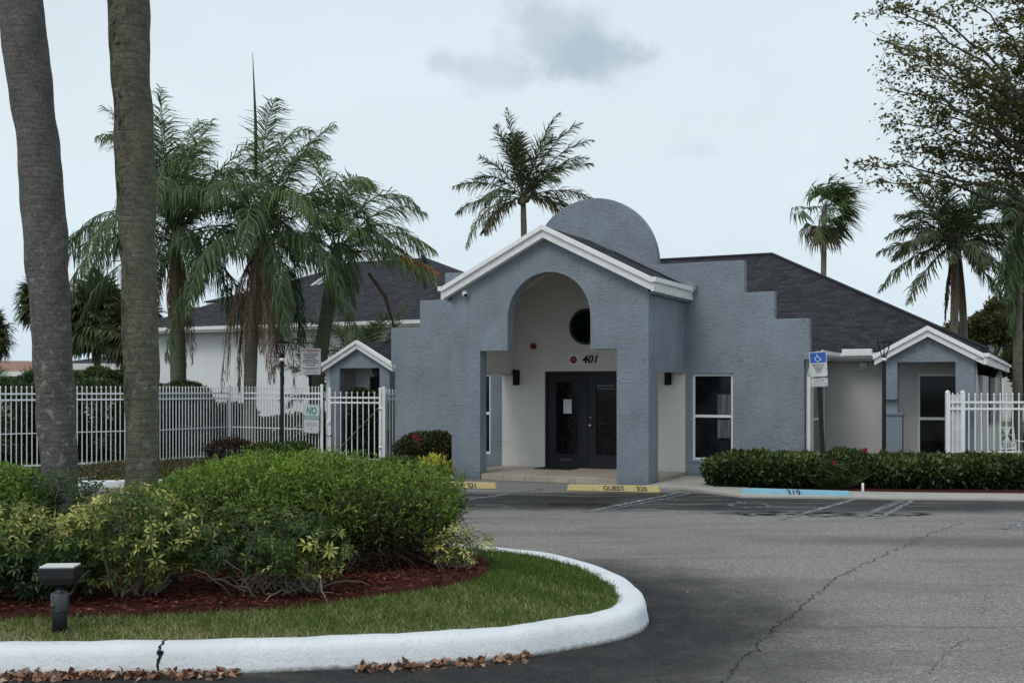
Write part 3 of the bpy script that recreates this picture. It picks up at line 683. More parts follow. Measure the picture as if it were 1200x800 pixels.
# grass blades
poly_in = [tuple(p) for p in offset(path, .225)]
n = 210000; X = rng.uniform(-6.2, 1.1, n); Y = rng.uniform(6.9, 12.2, n); P2 = np.stack([X, Y], 1)
shr = [tuple(p) for p in smooth_path([(a, b + (.05 if b < 9 else -.05)) for a, b in MUL], 6)]
keep = inside(P2, poly_in) & ~inside(P2, shr); P2 = P2[keep]
P3 = np.column_stack([P2, np.zeros(len(P2))]); dr = vnoise(P3, 1.5, 21) + .5 * vnoise(P3, 5, 22)
near = np.clip((9.0 - P2[:, 1]) / 1.5, -.4, 1)
rnd = .30 + .24 * dr + .36 * near + rng.normal(size=len(P2)) * .24
Dg = np.column_stack([rng.normal(size=(len(P2), 2)) * .75, np.ones(len(P2)) * .75])
tag(leaf_mesh('lawn_grass', np.column_stack([P2, np.full(len(P2), .148)]), Dg, .034 + .038 * rng.random(len(P2)), .007 + .005 * rng.random(len(P2)), rnd, GRASS, tri=True), kind='stuff')

# leaf litter against the kerb and on the asphalt
def litter(name, xr, n, seed):
    r = np.random.default_rng(seed); t = r.random(n); X = xr[0] + (xr[1] - xr[0]) * t
    base = np.interp(X, path[:80, 0], path[:80, 1]); off = np.abs(r.normal(size=n)) * .045 + .012
    hgt = np.maximum(0.004, .030 * np.exp(-off / .05) * (.4 + r.random(n)))
    P = np.column_stack([X, base - off, hgt]); Dl = np.column_stack([r.normal(size=(n, 2)), r.normal(size=n) * .35])
    return leaf_mesh(name, P, Dl, .04 + .05 * r.random(n), .024 + .03 * r.random(n), r.random(n), LITTER, fold=.4)
tag(litter('leaf_litter', (-3.4, -1.75), 380, 1), kind='stuff'); tag(litter('leaf_litter', (-1.0, .12), 190, 2), kind='stuff')
n = 240; X = rng.uniform(-3.3, 4, n); Y = rng.uniform(5.5, 16, n); P2 = np.stack([X, Y], 1); P2 = P2[~inside(P2, [tuple(p) for p in path])]
Y2 = P2[:, 1]; sel = rng.random(len(P2)) < .35; P2 = P2[sel]
tag(leaf_mesh('leaf_litter', np.column_stack([P2, np.full(len(P2), .008)]), np.column_stack([rng.normal(size=(len(P2), 2)), np.zeros(len(P2))]), .018 + .02 * rng.random(len(P2)), .014, rng.random(len(P2)), LITTER), kind='stuff')

# painted lines and the long crack on the asphalt
def strip(name, pts, w, mat, z=.004, jag=0.0, parent=None):
    mb = MB(); pts = [Vector((p[0], p[1], 0)) for p in pts]; L = []; Rr = []
    for i, p in enumerate(pts):
        t = (pts[min(i + 1, len(pts) - 1)] - pts[max(i - 1, 0)]).normalized(); n_ = Vector((-t.y, t.x, 0)); ww = (w if not hasattr(w, '__len__') else w[i]) * (1 + random.uniform(-jag, jag)); q = p + n_ * random.uniform(-jag, jag) * .02
        L.append((q.x + n_.x * ww / 2, q.y + n_.y * ww / 2, z)); Rr.append((q.x - n_.x * ww / 2, q.y - n_.y * ww / 2, z))
    m = len(pts); mb.add(L + Rr, [(i, i + 1, m + i + 1, m + i) for i in range(m - 1)]); return mb.build(name, mat, parent)
for n_, a, b, w, m in (('parking_line', (684, 600), (795, 577.5), .10, LINEW), ('parking_line', (700, 600), (812, 577.5), .07, LINEB), ('parking_line', (915, 609), (1003, 584.5), .10, LINEW),
                       ('parking_line', (1006, 606), (1058, 586), .14, LINEB), ('parking_line', (1030, 607), (1070, 586), .09, LINEW), ('parking_line', (1180, 620), (1215, 606), .2, LINEW),
                       ('parking_line', (500, 592), (640, 572.5), .09, LINEW)):
    tag(strip(n_, [g(*a), g(*b)], w, m), kind='structure')
# worn wheelchair emblem in the accessible bay
cx, cy = g(878, 592); em = MB()
def arcpts(c, r, a0, a1, n=14): return [(c[0] + r * math.cos(a0 + (a1 - a0) * i / n), c[1] + r * math.sin(a0 + (a1 - a0) * i / n)) for i in range(n + 1)]
for pts_ in (arcpts((cx, cy), .30, R(100), R(380)), [(cx - .05, cy + .62), (cx - .03, cy + .22), (cx + .30, cy + .18), (cx + .42, cy - .18), (cx + .58, cy - .14)], [(cx - .03, cy + .42), (cx + .22, cy + .40)]):
    s_ = strip('tmp', pts_, .085, LINEB); me_ = s_.data; em.add([v.co[:] for v in me_.vertices], [tuple(p.vertices) for p in me_.polygons]); bpy.data.objects.remove(s_)
tag(em.build('wheelchair_marking', LINEB), kind='structure')
def jagged(a, b, n, amp, seed):
    r = random.Random(seed); pts = []; off = 0
    for i in range(n + 1):
        t = i / n; off = off * .6 + r.gauss(0, amp) * .55; p = Vector((a[0], a[1])) * (1 - t) + Vector((b[0], b[1])) * t; d = Vector((b[0] - a[0], b[1] - a[1])).normalized(); pts.append((p.x - d.y * off, p.y + d.x * off))
    return pts
cpts = jagged(g(780, 860), g(905, 738), 110, .026, 3) + jagged(g(905, 738), g(985, 674), 130, .026, 4)[1:] + jagged(g(985, 674), g(1085, 628), 130, .034, 5)[1:] + jagged(g(1085, 628), g(1125, 612), 22, .03, 9)[1:]
wds = [.003 + .006 * abs(math.sin(i * .13)) * random.random() + .005 * random.random() for i in range(len(cpts))]
tag(strip('asphalt_crack', cpts, wds, CRACK, .004, .3), kind='structure')
for i, (a, b) in enumerate((((985, 674), (1010, 668)), ((960, 694), (940, 690)), ((1152, 720), (1160, 705)), ((1110, 760), (1135, 742)), ((1085, 790), (1112, 762)), ((905, 738), (925, 742)), ((1160, 705), (1152, 692)))):
    cp_ = jagged(g(*a), g(*b), 16, .03, 30 + i); tag(strip('asphalt_crack', cp_, [.006 * (1 - j / 20) for j in range(len(cp_))], CRACK, .004, .4), kind='structure')

# ------------------------------------------------------------------ the clubhouse
club = thing('clubhouse', 'blue stucco clubhouse with stepped parapet, half-round crest and arched gabled portico', 'building', (OX, OY, 0), -TH)
ZS = lambda u: 4.97 - .5 * abs(u + 2.1)                     # top of the portico roof over u
# stepped front wall with the half-round crest
gl = lambda u: ZS(u) - .07
out = [(-6.98, -.05), (-4.2, -.05), (-4.2, gl(-4.2)), (-2.1, gl(-2.1)), (0, gl(0)), (0, -.05), (2.40, -.05), (2.40, 2.38), (2.50, 2.38), (2.50, 3.19), (1.82, 3.19), (1.82, 3.74), (1.22, 3.74), (1.22, 4.39)]
out += [(-.60, 4.39)] + circ(-2.05, 4.42, 1.45, 44, R(0), R(180), False) + [(-3.50, 4.39), (-5.65, 4.44), (-5.65, 3.84), (-6.31, 3.84), (-6.31, 3.23), (-7.09, 3.23), (-7.09, 2.38), (-6.98, 2.38)]
WR = (.14, .99, .36, 2.12); WL = (-5.34, -4.49, .36, 2.14)
holed('parapet_wall', out, [rect(*WR), rect(*WL)], D, D + .22, BLUE, club, bevel=.012)
# entry wall under the porch
DU0, DU1, DZ0, DZ1 = -3.16, -1.20, .11, 2.19
ent = [(-4.2, .0), (DU0, .0), (DU0, DZ1), (DU1, DZ1), (DU1, 0), (0, 0), (0, gl(0)), (-2.1, gl(-2.1)), (-4.2, gl(-4.2))]
RC = (-2.19, 3.14, .385)
holed('entry_wall', ent, [circ(*RC, 36)], D + .002, D + .20, BEIGE, club)
# round window
rw = holed('round_window', circ(RC[0], RC[1], RC[2] + .004, 36), [circ(RC[0], RC[1], RC[2] - .045, 36)], D - .01, D + .09, paint('bronze_frame', (.03, .028, .026), .4), club)
mbw = MB(); mbw.prism(circ(RC[0], RC[1], RC[2] - .04, 36), D + .05, D + .06); mbw.build('pane', GLASS, rw)

def window(name, parent, u0, u1, z0, z1, v, mid=.5, sill=True, frame=.05, glass=None, pane_reflection=False):
    h = [rect(u0 + frame, u1 - frame, z0 + frame, z0 + (z1 - z0) * mid - frame * .55), rect(u0 + frame, u1 - frame, z0 + (z1 - z0) * mid + frame * .55, z1 - frame)]
    f = holed(name, rect(u0 + .002, u1 - .002, z0 + .002, z1 - .002), h, v, v + .05, FRAME, parent)
    m = MB()
    for (a, b) in (h[0][0], h[0][2]), (h[1][0], h[1][2]): m.box(a[0] - .01, b[0] + .01, v + .025, v + .033, a[1] - .01, b[1] + .01)
    m.build('pane', glass or GLASS, f)
    if pane_reflection:
        m = MB(); m.box(u0 + (u1 - u0) * .60, u1 - frame - .02, v + .016, v + .020, z0 + (z1 - z0) * .26, z0 + (z1 - z0) * .47); m.box(u0 + (u1 - u0) * .60, u1 - frame - .02, v + .016, v + .020, z0 + (z1 - z0) * .53, z1 - (z1 - z0) * .24); m.build('pane_reflection', REFLECT, f)  # thin pale panels before the panes, a painted reflection of the outside
    return f
window('window', club, *WR, D + .055, .51, pane_reflection=True)
window('window', club, *WL, D + .055, .51)
mb = MB(); mb.box(WR[0] - .03, WR[1] + .03, D - .022, D + .055, WR[2] - .045, WR[2] - .001); mb.build('window_sill', BLUE_S, club)

# portico front wall with the arch, columns behind it, side beams
BZ = 2.565
arch = circ(-2.05, 3.20, .88, 40, R(0), R(180), False)     # right to left
fo = [(-4.2, -.02), (-3.545, -.02), (-3.545, BZ), (-2.93, BZ)] + arch[::-1] + [(-1.17, BZ), (-.635, BZ), (-.635, -.02), (0, -.02), (0, ZS(0) - .12), (-2.1, ZS(-2.1) - .12), (-4.2, ZS(-4.2) - .12)]
holed('portico_front_wall', fo, [], 0, .28, BLUE, club, bevel=.012)
mb = MB(); mb.box(-.632, -.003, .28, .58, -.02, 2.16); mb.build('column', BLUE, club, bevel=.012)
for a, b, c_, e_ in ((-.15, 0, -.30, -.152), (-4.2, -4.05, -4.048, -3.90)):
    mb = MB(); mb.box(a, b, .282, D - .002, 2.14, ZS(0) - .12); mb.build('side_beam', BLUE, club)
    mb = MB(); mb.box(c_, e_, .282, D - .002, 2.143, ZS(0) - .12); mb.build('beam_lining', BEIGE, club)
# inner lining of the front wall and the sloping ceiling
li = [(-3.54, 2.60), (-2.90, 2.60)] + circ(-2.05, 3.20, .90, 30, R(0), R(180), False)[::-1] + [(-1.15, 2.60), (-.64, 2.60), (-.302, 2.60), (-.302, 3.7), (-2.1, 4.6), (-3.90, 3.7), (-3.90, 2.60)]
mb = MB()
for sgn in (-1, 1):
    e0 = -2.1 + sgn * 1.79
    mb.prism([(-2.1, 4.74), (e0, 4.74 - .5 * 1.79), (e0, 4.71 - .5 * 1.79), (-2.1, 4.71)], .282, D - .004)
mb.build('porch_ceiling', BEIGE, club)
# portico roof
zr = 4.97; e1 = .10; e0 = -4.30; zz = lambda u: zr - .5 * abs(u + 2.1)
build_roof('portico_roof', [([(-2.1, -.12, zz(-2.1)), (-2.1, D, zz(-2.1)), (e1, D, zz(e1)), (e1, -.12, zz(e1))], (0, 1, 0)), ([(-2.1, -.12, zz(-2.1)), (-2.1, D, zz(-2.1)), (e0, D, zz(e0)), (e0, -.12, zz(e0))], (0, 1, 0))], SHIN, club, .06)
def rake(name, parent, uc, half, ztop, slope, v0, depth, hgt, lip, mats=(TRIM, TRIM2), scale=1.0):
    """two boards up each slope of a gable, the upper one standing proud"""
    for sgn in (-1, 1):
        e = uc + sgn * half; ze = ztop - slope * half
        mb = MB(); mb.prism([(uc, ztop - lip), (e, ze - lip), (e, ze - hgt), (uc, ztop - hgt)], v0, v0 + depth); f = mb.build(name, mats[0], parent, bevel=.004)
        mb = MB(); mb.prism([(uc, ztop + .012), (e + sgn * .02, ze + .012 - slope * .02), (e + sgn * .02, ze - lip - slope * .02 + .002), (uc, ztop - lip + .002)], v0 - .045, v0 + depth * .6); mb.build('drip_edge', mats[1], f, bevel=.004)
rake('rake_fascia', club, -2.1, 2.21, zr, .5, -.16, .16, .235, .085)
for s_, (a, b) in ((1, (.10, .16)), (-1, (-4.36, -4.30))):
    ze = zz(.1); mb = MB(); mb.box(a, b, -.16, D, ze - .255, ze - .085); f = mb.build('eave_fascia', TRIM, club, bevel=.004)
    mb = MB(); mb.box(a - (.0 if s_ > 0 else .05), b + (.05 if s_ > 0 else 0), -.205, D, ze - .084, ze + .006); mb.build('gutter', TRIM2, f, bevel=.006)
# soffit between fascia and wall, and the blue ledge where roof meets wall
mb = MB(); mb.box(.003, .10, .0, D, 3.58, 3.62); mb.build('soffit', BLUE_S, club); mb = MB(); mb.box(-4.30, -4.203, .0, D, 3.58, 3.62); mb.build('soffit', BLUE_S, club)
for sgn in (-1, 1):
    e = -2.1 + sgn * 2.36; mb = MB(); mb.prism([(-2.1 + sgn * .55, zz(-1.55) + .13), (e, zz(e) + .13), (e, zz(e) + .02), (-2.1 + sgn * .55, zz(-1.55) + .02)], D - .14, D - .002)
    mb.build('roof_flashing', BLUE_S, club, bevel=.01)
# porch slab
mb = MB(); mb.prism([(-3.54, .05), (-.64, .05), (-.64, .605), (-.005, .605), (-.005, D + .05), (-4.19, D + .05), (-4.19, .285), (-3.54, .285)], -.02, .115, 'z'); mb.build('porch_slab', TILE, club, bevel=.008)
mb = MB()
for i in range(6): mb.box(-3.54 + .4833 * i + .004, -3.54 + .4833 * (i + 1) - .004, .035, .049, -.01, .103)
mb.build('porch_riser_tiles', TILE, club, bevel=.003)

# double entrance door
fr = holed('door_frame', [(DU0, DZ0), (DU0, DZ1), (DU1, DZ1), (DU1, DZ0), (DU1 - .05, DZ0), (DU1 - .05, DZ1 - .06), (DU0 + .05, DZ1 - .06), (DU0 + .05, DZ0)], [], D + .03, D + .13, DOORP, club)
def door_leaf(u0, u1, first):
    gz0, gz1 = .40, 1.96; a, b = u0 + .20, u1 - .21
    gl_ = [(a, gz0 + .04), (a + .06, gz0), (b - .06, gz0), (b, gz0 + .04), (b, gz1), (a, gz1)]
    o = holed('door', rect(u0 + .004, u1 - .004, DZ0 + .012, DZ1 - .065), [gl_], D + .055, D + .10, DOORP, club, bevel=.004)
    holed('glass_bead', [(a - .035, gz0 - .0), (a + .045, gz0 - .045), (b - .045, gz0 - .045), (b + .035, gz0), (b + .035, gz1 + .035), (a - .035, gz1 + .035)], [gl_], D + .044, D + .06, DOORP, o)
    m = MB(); m.prism([(p[0], p[1]) for p in gl_], D + .072, D + .08); m.build('pane', ETCH, o); return o
lu = (DU0 + .05 + DU1 - .05) / 2
dl = door_leaf(DU0 + .05, lu, True); dr_ = door_leaf(lu, DU1 - .05, False)
for dd_, dz_, rad in ((dr_, 1.03, .030), (dr_, 1.20, .022)):
    m = MB(); m.lathe([(rad * .9, 0), (rad, .004), (rad, .012), (rad * .5, .016), (rad * .45, .03), (rad * 1.05, .04), (rad * 1.1, .055), (rad * .7, .066), (.001, .068)] if rad > .025 else [(rad, 0), (rad, .012), (rad * .6, .016), (.001, .017)], 16)
    o = m.build('knob' if rad > .025 else 'deadbolt', BRASS, dd_, True); o.location = (lu + .07, D + .055, dz_); o.rotation_euler = (R(90), 0, 0)
m = MB(); m.box(DU0 + .33, DU0 + .60, D + .048, D + .056, .26, .31); m.build('mail_slot', paint('slot_metal', (.09, .09, .095), .3, .5, .05, .6), dl, bevel=.003)
m = MB(); m.box(-2.745, -2.555, D + .066, D + .0705, 1.28, 1.585); nt = m.build('paper_notice', paint('paper', (.62, .61, .68), .8), dl)
m = MB()
for i in range(9): m.box(-2.72, -2.58 - .03 * (i % 3 == 2), D + .0645, D + .0655, 1.545 - i * .027, 1.551 - i * .027)
m.build('printed_lines', INKG, nt)
text('door_lettering', 'Savanna Lakes', .075, INKG, dr_, (lu + .405, D + .0705, 1.885), (R(90), 0, 0), .0008, sx=1.0)
text('door_lettering', 'condominium assoc.', .052, INKG, dr_, (lu + .435, D + .0705, 1.815), (R(90), 0, 0), .0008)
# fittings on the entry wall
text('house_number', '401', .235, BLACKM, club, (-2.10, D - .012, 2.435), (R(90), 0, 0), .010, shear=.25, sx=1.05, bold=.003)
m = MB(); m.box(-2.575, -2.375, D - .012, D + .001, 2.335, 2.535); pl = m.build('fire_emblem_plate', TRIM2, club, bevel=.004)
pr = []
for i in range(48):
    a = 2 * PI * i / 48; q = abs(math.cos(4 * a)); pr.append((-2.475 + math.cos(a) * (.074 + .014 * q), 2.435 + math.sin(a) * (.074 + .014 * q)))
m = MB(); m.prism(pr, D - .0165, D - .0125); m.build('emblem_cross', paint('emblem_red', (.25, .012, .03), .4), pl)
m = MB(); m.prism(circ(-2.475, 2.435, .013, 20), D - .020, D - .017); m.build('emblem_disc', SIGNW, pl)
m = MB(); m.prism(circ(-2.475, 2.435, .052, 24), D - .0185, D - .0168); m.build('emblem_ring', paint('emblem_dark', (.13, .012, .03), .4), pl)
m = MB(); m.box(-3.475, -3.355, D - .055, D + .001, 2.68, 2.80); f = m.build('fire_alarm', RED, club, bevel=.012); m = MB(); m.box(-3.435, -3.395, D - .068, D - .055, 2.70, 2.76); m.build('strobe_lens', paint('strobe', (.10, .02, .02), .2), f)
for u_, side in ((-3.82, 0), (-.35, 1)):
    m = MB(); m.box(u_ - .06, u_ + .06, D - .02, D + .001, 1.90, 2.22); f = m.build('wall_lamp', BLACKM, club, bevel=.005)
    m = MB(); m.lathe([(.055, -.17), (.06, -.165), (.06, .165), (.055, .17), (.045, .165), (.04, .10)], 20, (u_, D - .095, 2.06)); m.build('lamp_shade', BLACKM, f, True)
    m = MB(); m.lathe([(.038, -.15), (.04, -.14), (.04, -.05), (.01, -.045)], 12, (u_, D - .095, 2.06)); m.build('bulb', LAMPG, f, True)
# camera on the gable
uc, zc = onv(543, 343, -.06)
m = MB(); m.lathe([(.065, 0), (.068, .01), (.06, .03), (.05, .04)], 20); f = m.build('security_camera', PLASTIC_W, club, True); f.location = (uc, -.001, zc); f.rotation_euler = (R(90), 0, 0)
m = MB()
m.tube([(0, 0, 0), (.015, 0, .045), (.03, -.03, .075)], [.035, .045, .05], 14); m.tube([(.03, -.03, .06), (.075, -.055, .10)], [.055, .052], 16); m.build('camera_body', PLASTIC_W, f, True)
m = MB(); m.tube([(.075, -.055, .10), (.080, -.058, .104)], [.036, .034], 16); m.build('lens', BLACKM, f, True)

# ---- wings behind the parapet
VG = 4.7
mb = MB(); mb.box(2.2, 2.40, D + .222, VG + .2, -.05, 2.50); rwall = mb.build('return_wall', GREY, club)
mb = MB(); mb.box(2.401, 3.84, VG, VG + .2, -.05, 2.46); mb.build('recessed_wall', GREY, club)
mb = MB(); mb.box(-6.9, -6.7, D + .222, VG + .2, -.05, 2.50); mb.build('return_wall', GREY, club)
mb = MB(); mb.box(-8.0, -6.901, VG, VG + .2, -.05, 2.46); mb.build('recessed_wall', GREY, club)
v0_, _z = onu(951, 440, 2.4); v1_, _z = onu(965, 440, 2.4)
hs = [rect(v0_ + .05, v1_ - .05, .40, 1.17), rect(v0_ + .05, v1_ - .05, 1.22, 2.05)]
f = holed('window', rect(v0_, v1_, .35, 2.10), hs, 2.402, 2.43, FRAME, club, axis='x'); m = MB(); m.box(2.403, 2.412, v0_ + .04, v1_ - .04, .39, 2.06); m.build('pane', paint('grey_screen', (.17, .175, .17), .35), f)
# downspout and gutters
m = MB(); m.tube([(2.60, D + .02, 2.44), (2.60, D + .02, 2.40), (2.455, D + .16, 2.05), (2.455, D + .16, .02)], .045, 8); m.build('downspout', TRIM, club)
def gutter_run(a, b, z, w=.13, h=.13):
    m = MB(); a = Vector(a); b = Vector(b); t = (b - a).normalized(); n_ = Vector((t.y, -t.x))
    pr = [(0, 0), (.085, 0), (.13, .05), (.13, .115), (.142, .13), (.118, .13), (.10, .10), (0, .10)]
    V = [(a.x + n_.x * p[0], a.y + n_.y * p[0], z + p[1]) for p in pr] + [(b.x + n_.x * p[0], b.y + n_.y * p[0], z + p[1]) for p in pr]; k_ = len(pr)
    m.add(V, [tuple(range(k_)), tuple(range(2 * k_ - 1, k_ - 1, -1))] + [(i, i + k_, (i + 1) % k_ + k_, (i + 1) % k_) for i in range(k_)]); return m.build('gutter', TRIM2, club)
gutter_run((2.62, D + .01), (2.62, 4.34), 2.44); gutter_run((2.60, 4.35), (3.62, 4.35), 2.44)
mb = MB(); mb.box(2.40, 2.60, D + .01, 4.55, 2.40, 2.45); mb.box(2.60, 3.70, 4.37, 4.72, 2.40, 2.45); mb.build('soffit', TRIM, club)
mb = MB(); mb.box(2.80, 3.40, 4.20, 4.36, 2.50, 2.64); mb.build('gutter_box', TRIM2, club, bevel=.01)
mb = MB(); mb.box(3.10, 3.24, VG - .10, VG - .001, 2.22, 2.37); f = mb.build('wall_lamp', PLASTIC_W, club, bevel=.01); mb = MB(); mb.box(3.13, 3.21, VG - .11, VG - .10, 2.24, 2.28); mb.build('bulb', LAMPG, f)
mb = MB(); mb.box(-7.0, 2.60, D + .222, 4.6, 2.47, 2.56); mb.build('flat_roof', SHIN, club)
# main hip roof
E0 = 4.35; RN = 5.55; ms = .5; ze = 2.60; zt = ze + ms * RN; U1 = 5.60; U0 = -9.95; VB = E0 + 2 * RN
build_roof('main_roof', [
    ([(U0, E0, ze), (U1, E0, ze), (U1 - RN, E0 + RN, zt), (U0 + RN, E0 + RN, zt)], (1, 0, 0)),
    ([(U0, VB, ze), (U1, VB, ze), (U1 - RN, E0 + RN, zt), (U0 + RN, E0 + RN, zt)], (1, 0, 0)),
    ([(U1, E0, ze), (U1, VB, ze), (U1 - RN, E0 + RN, zt)], (0, 1, 0)),
    ([(U0, E0, ze), (U0, VB, ze), (U0 + RN, E0 + RN, zt)], (0, 1, 0))], SHIN, club, .06)
mb = MB(); mb.box(-9.7, 5.44, VB - .45, VB - .25, -.05, 2.5); mb.build('rear_wall', GREY, club)
mb = MB()   # hip and ridge caps
for a, b in (((U1, E0, ze + .01), (U1 - RN, E0 + RN, zt + .02)), ((U0, E0, ze + .01), (U0 + RN, E0 + RN, zt + .02)), ((U0 + RN, E0 + RN, zt + .02), (U1 - RN, E0 + RN, zt + .02))):
    mb.tube([a, b], .045, 6)
mb.build('ridge_cap', paint('ridge_shingle', (.035, .037, .045), .9, .1), club)

def porch_wing(uc, hw, vf, side):
    """small gabled bay with a deep opening; side = +1: its open flank on the right"""
    zt_ = 3.02; sl = .55; ov = .16; L_, R_ = uc - hw, uc + hw
    zw = lambda u: zt_ - .10 - sl * abs(u - uc)
    if side > 0:
        pc = [(L_, -.05), (L_ + .27, -.05), (L_ + .27, 2.33), (R_ - .34, 2.33), (R_ - .34, -.05), (R_, -.05), (R_, zw(R_)), (uc, zw(uc)), (L_, zw(L_))]
        pc = [(L_, 1.60), (L_ + .26, 1.60), (L_ + .26, 2.33), (R_ - .34, 2.33), (R_ - .34, -.05), (R_, -.05), (R_, zw(R_)), (uc, zw(uc)), (L_, zw(L_))]
    else:
        pc = [(L_, -.05), (L_ + .30, -.05), (L_ + .30, 2.33), (R_ - .30, 2.33), (R_ - .30, -.05), (R_, -.05), (R_, zw(R_)), (uc, zw(uc)), (L_, zw(L_))]
    holed('wing_front', pc, [], vf, vf + .30, BLUE, club, bevel=.01)
    if side > 0:
        m = MB(); m.box(L_ + .01, L_ + .255, vf + .10, vf + .29, 1.34, 1.60); m.box(L_ - .005, L_ + .36, vf + .03, vf + .29, 1.30, 1.34); m.box(L_ + .01, L_ + .34, vf + .06, vf + .29, -.05, 1.30); m.build('stepped_pier', BLUE_S, club)
    zz_ = lambda u: zt_ - sl * abs(u - uc); a, b = L_ - ov, R_ + ov; vb = 5.4
    build_roof('wing_roof', [([(uc, vf - .1, zt_), (uc, vb, zt_), (b, vb if side < 0 else E0, zz_(b)), (b, vf - .1, zz_(b))], (0, 1, 0)), ([(uc, vf - .1, zt_), (uc, vb, zt_), (a, E0 + .02, zz_(a)), (a, vf - .1, zz_(a))], (0, 1, 0))], SHIN, club, .05)
    rake('rake_fascia', club, uc, hw + ov, zt_, sl, vf - .13, .12, .20, .08)
    bk = vf + 1.0
    m = MB(); m.box(L_, L_ + .12, vf + .302, bk + .2, -.05, 2.45)
    if side < 0: m.build('wing_side_wall', GREY, club); m = MB(); m.box(R_ - .12, R_ - .002, vf + .302, bk + .2, -.05, 2.45); m.build('wing_side_wall', GREY, club)
    return L_, R_, bk, zz_
L_, R_, bk, zz_ = porch_wing(4.60, .83, 3.2, 1)
wz = (L_ + .52, R_ - .28, .30, 2.12)
holed('wing_back_wall', rect(L_ + .122, R_ - .122, -.05, 2.33), [rect(*wz)], bk, bk + .15, GREY, club)
window('window', club, *wz, bk + .03, .50)
mb = MB(); mb.box(L_ + .122, R_ - .122, 3.505, bk, 2.331, 2.36); mb.build('wing_ceiling', GREY, club)
# long flank wall with narrow windows and its eave
wins = []
for px0, px1 in ((1151.5, 1158.5), (1166, 1174)):
    a, _ = onu(px0, 450, R_); b, _ = onu(px1, 450, R_); wins.append(rect(a, b, .9, 2.10))
holed('flank_wall', rect(3.502, 15.0, -.05, 2.52), wins, R_ - .12, R_ + .001, GREY, club, axis='x')
for w in wins:
    (a, z0), (b, _), (_, z1), _ = w
    f = holed('window', rect(a + .003, b - .003, z0 + .003, z1 - .003), [rect(a + .06, b - .06, z0 + .05, z0 + (z1 - z0) * .48), rect(a + .06, b - .06, z0 + (z1 - z0) * .52, z1 - .05)], R_ - .07, R_ - .02, FRAME, club, axis='x'); m = MB(); m.box(R_ - .05, R_ - .042, a + .03, b - .03, z0 + .03, z1 - .03); m.build('pane', GLASS, f)
mb = MB(); mb.box(R_ + .165, R_ + .215, 3.05, 15.2, zz_(R_ + .16) - .20, zz_(R_ + .16) - .06); f = mb.build('eave_fascia', TRIM, club); mb = MB(); mb.box(R_ + .166, R_ + .27, 3.02, 15.2, zz_(R_ + .16) - .059, zz_(R_ + .16) + .012); mb.build('gutter', TRIM2, f, bevel=.004)
mb = MB(); mb.box(R_ + .005, R_ + .165, 3.07, 15.0, 2.36, 2.39); mb.build('soffit', TRIM, club)
# left wing: porch with a lantern and a door
L2, R2, bk2, _ = porch_wing(-8.95, .90, 3.75, -1)
ddoor = (L2 + .55, R2 - .20, 0, 2.13)
holed('wing_back_wall', [(L2 + .122, -.05), (ddoor[0], -.05), (ddoor[0], ddoor[3]), (ddoor[1], ddoor[3]), (ddoor[1], -.05), (R2 - .122, -.05), (R2 - .122, 2.33), (L2 + .122, 2.33)], [], bk2, bk2 + .12, WHITE_ST, club)
mb = MB(); mb.box(ddoor[0] + .003, ddoor[1] - .003, bk2 + .03, bk2 + .10, 0, 2.125); sdo = mb.build('side_door', DOORP, club, bevel=.004)
mb = MB(); mb.box(ddoor[0] + .25, ddoor[1] - .12, bk2 + .02, bk2 + .028, 1.35, 1.78); mb.build('pane', paint('pale_glass', (.16, .17, .17), .2), sdo)
mb = MB(); mb.box(L2 + .122, R2 - .122, 4.06, bk2, 2.331, 2.36); mb.build('wing_ceiling', WHITE_ST, club)
lx = (L2 + R2) / 2 + .15
mb = MB(); mb.lathe([(.02, 2.33), (.14, 2.31), (.15, 2.28)], 12, (lx, 4.35, 0)); f = mb.build('porch_lamp', BLACKM, club); mb = MB()
mb.lathe([(.145, 2.28), (.135, 2.22), (.10, 2.15), (.05, 2.12)], 12, (lx, 4.35, 0)); mb.build('lamp_glass', paint('smoky_glass', (.10, .10, .095), .2), f)
mb = MB(); mb.box(L2 - .42, L2 - .06, 3.82, 4.1, 2.28, 2.36); mb.box(L2 - .46, L2 - .02, 3.78, 4.12, 2.36, 2.50); f = mb.build('gutter_box', TRIM2, club, bevel=.008)
mb = MB(); mb.box(L2 - .20, L2 - .06, 3.86, 3.98, 0, 2.28); mb.build('downspout', TRIM2, club, bevel=.01)
mb = MB(); mb.tube([(R2 + .12, 3.7, 2.48), (R2 + .16, 3.72, 2.35), (R2 + .34, 3.9, 1.9)], .045, 6); mb.build('downspout', TRIM2, club)
mb = MB(); mb.box(-9.7, -9.5, bk2 + .2, VB - .46, -.05, 2.5); mb.build('flank_wall', GREY, club)
# ------------------------------------------------------------------ neighbouring buildings
left = thing('neighbour_building', 'long white stucco building with a dark shingle roof behind the queen palms', 'building', (OX, OY, 0), -TH)
VL = 13.0; ua, _ = onv(176, 430, VL); ub, _ = onv(640, 400, VL); zl = 3.98
mb = MB(); mb.box(ua, ub, VL, VL + .3, -.1, zl); mb.build('wall', WHITE_ST, left)
mb = MB(); mb.box(ua - .3, ua, VL + .2, VL + 14, -.1, zl); mb.build('wall', WHITE_ST, left)
mb = MB(); mb.box(ua - .75, ub, VL - .58, VL - .45, zl - .06, zl + .12); mb.box(ua - .75, ub, VL - .65, VL - .581, zl + .02, zl + .15); mb.build('eave_fascia', TRIM, left)
mb = MB(); mb.box(ua - .70, ub, VL - .45, VL, zl - .05, zl - .01); mb.build('soffit', TRIM, left)
e = VL - .62; Rl = 6.4; ml = .46; z0 = zl + .14; z1 = z0 + ml * Rl; ul = ua - .75; ur = onv(499, 312, VL - .62 + Rl)[0] + Rl
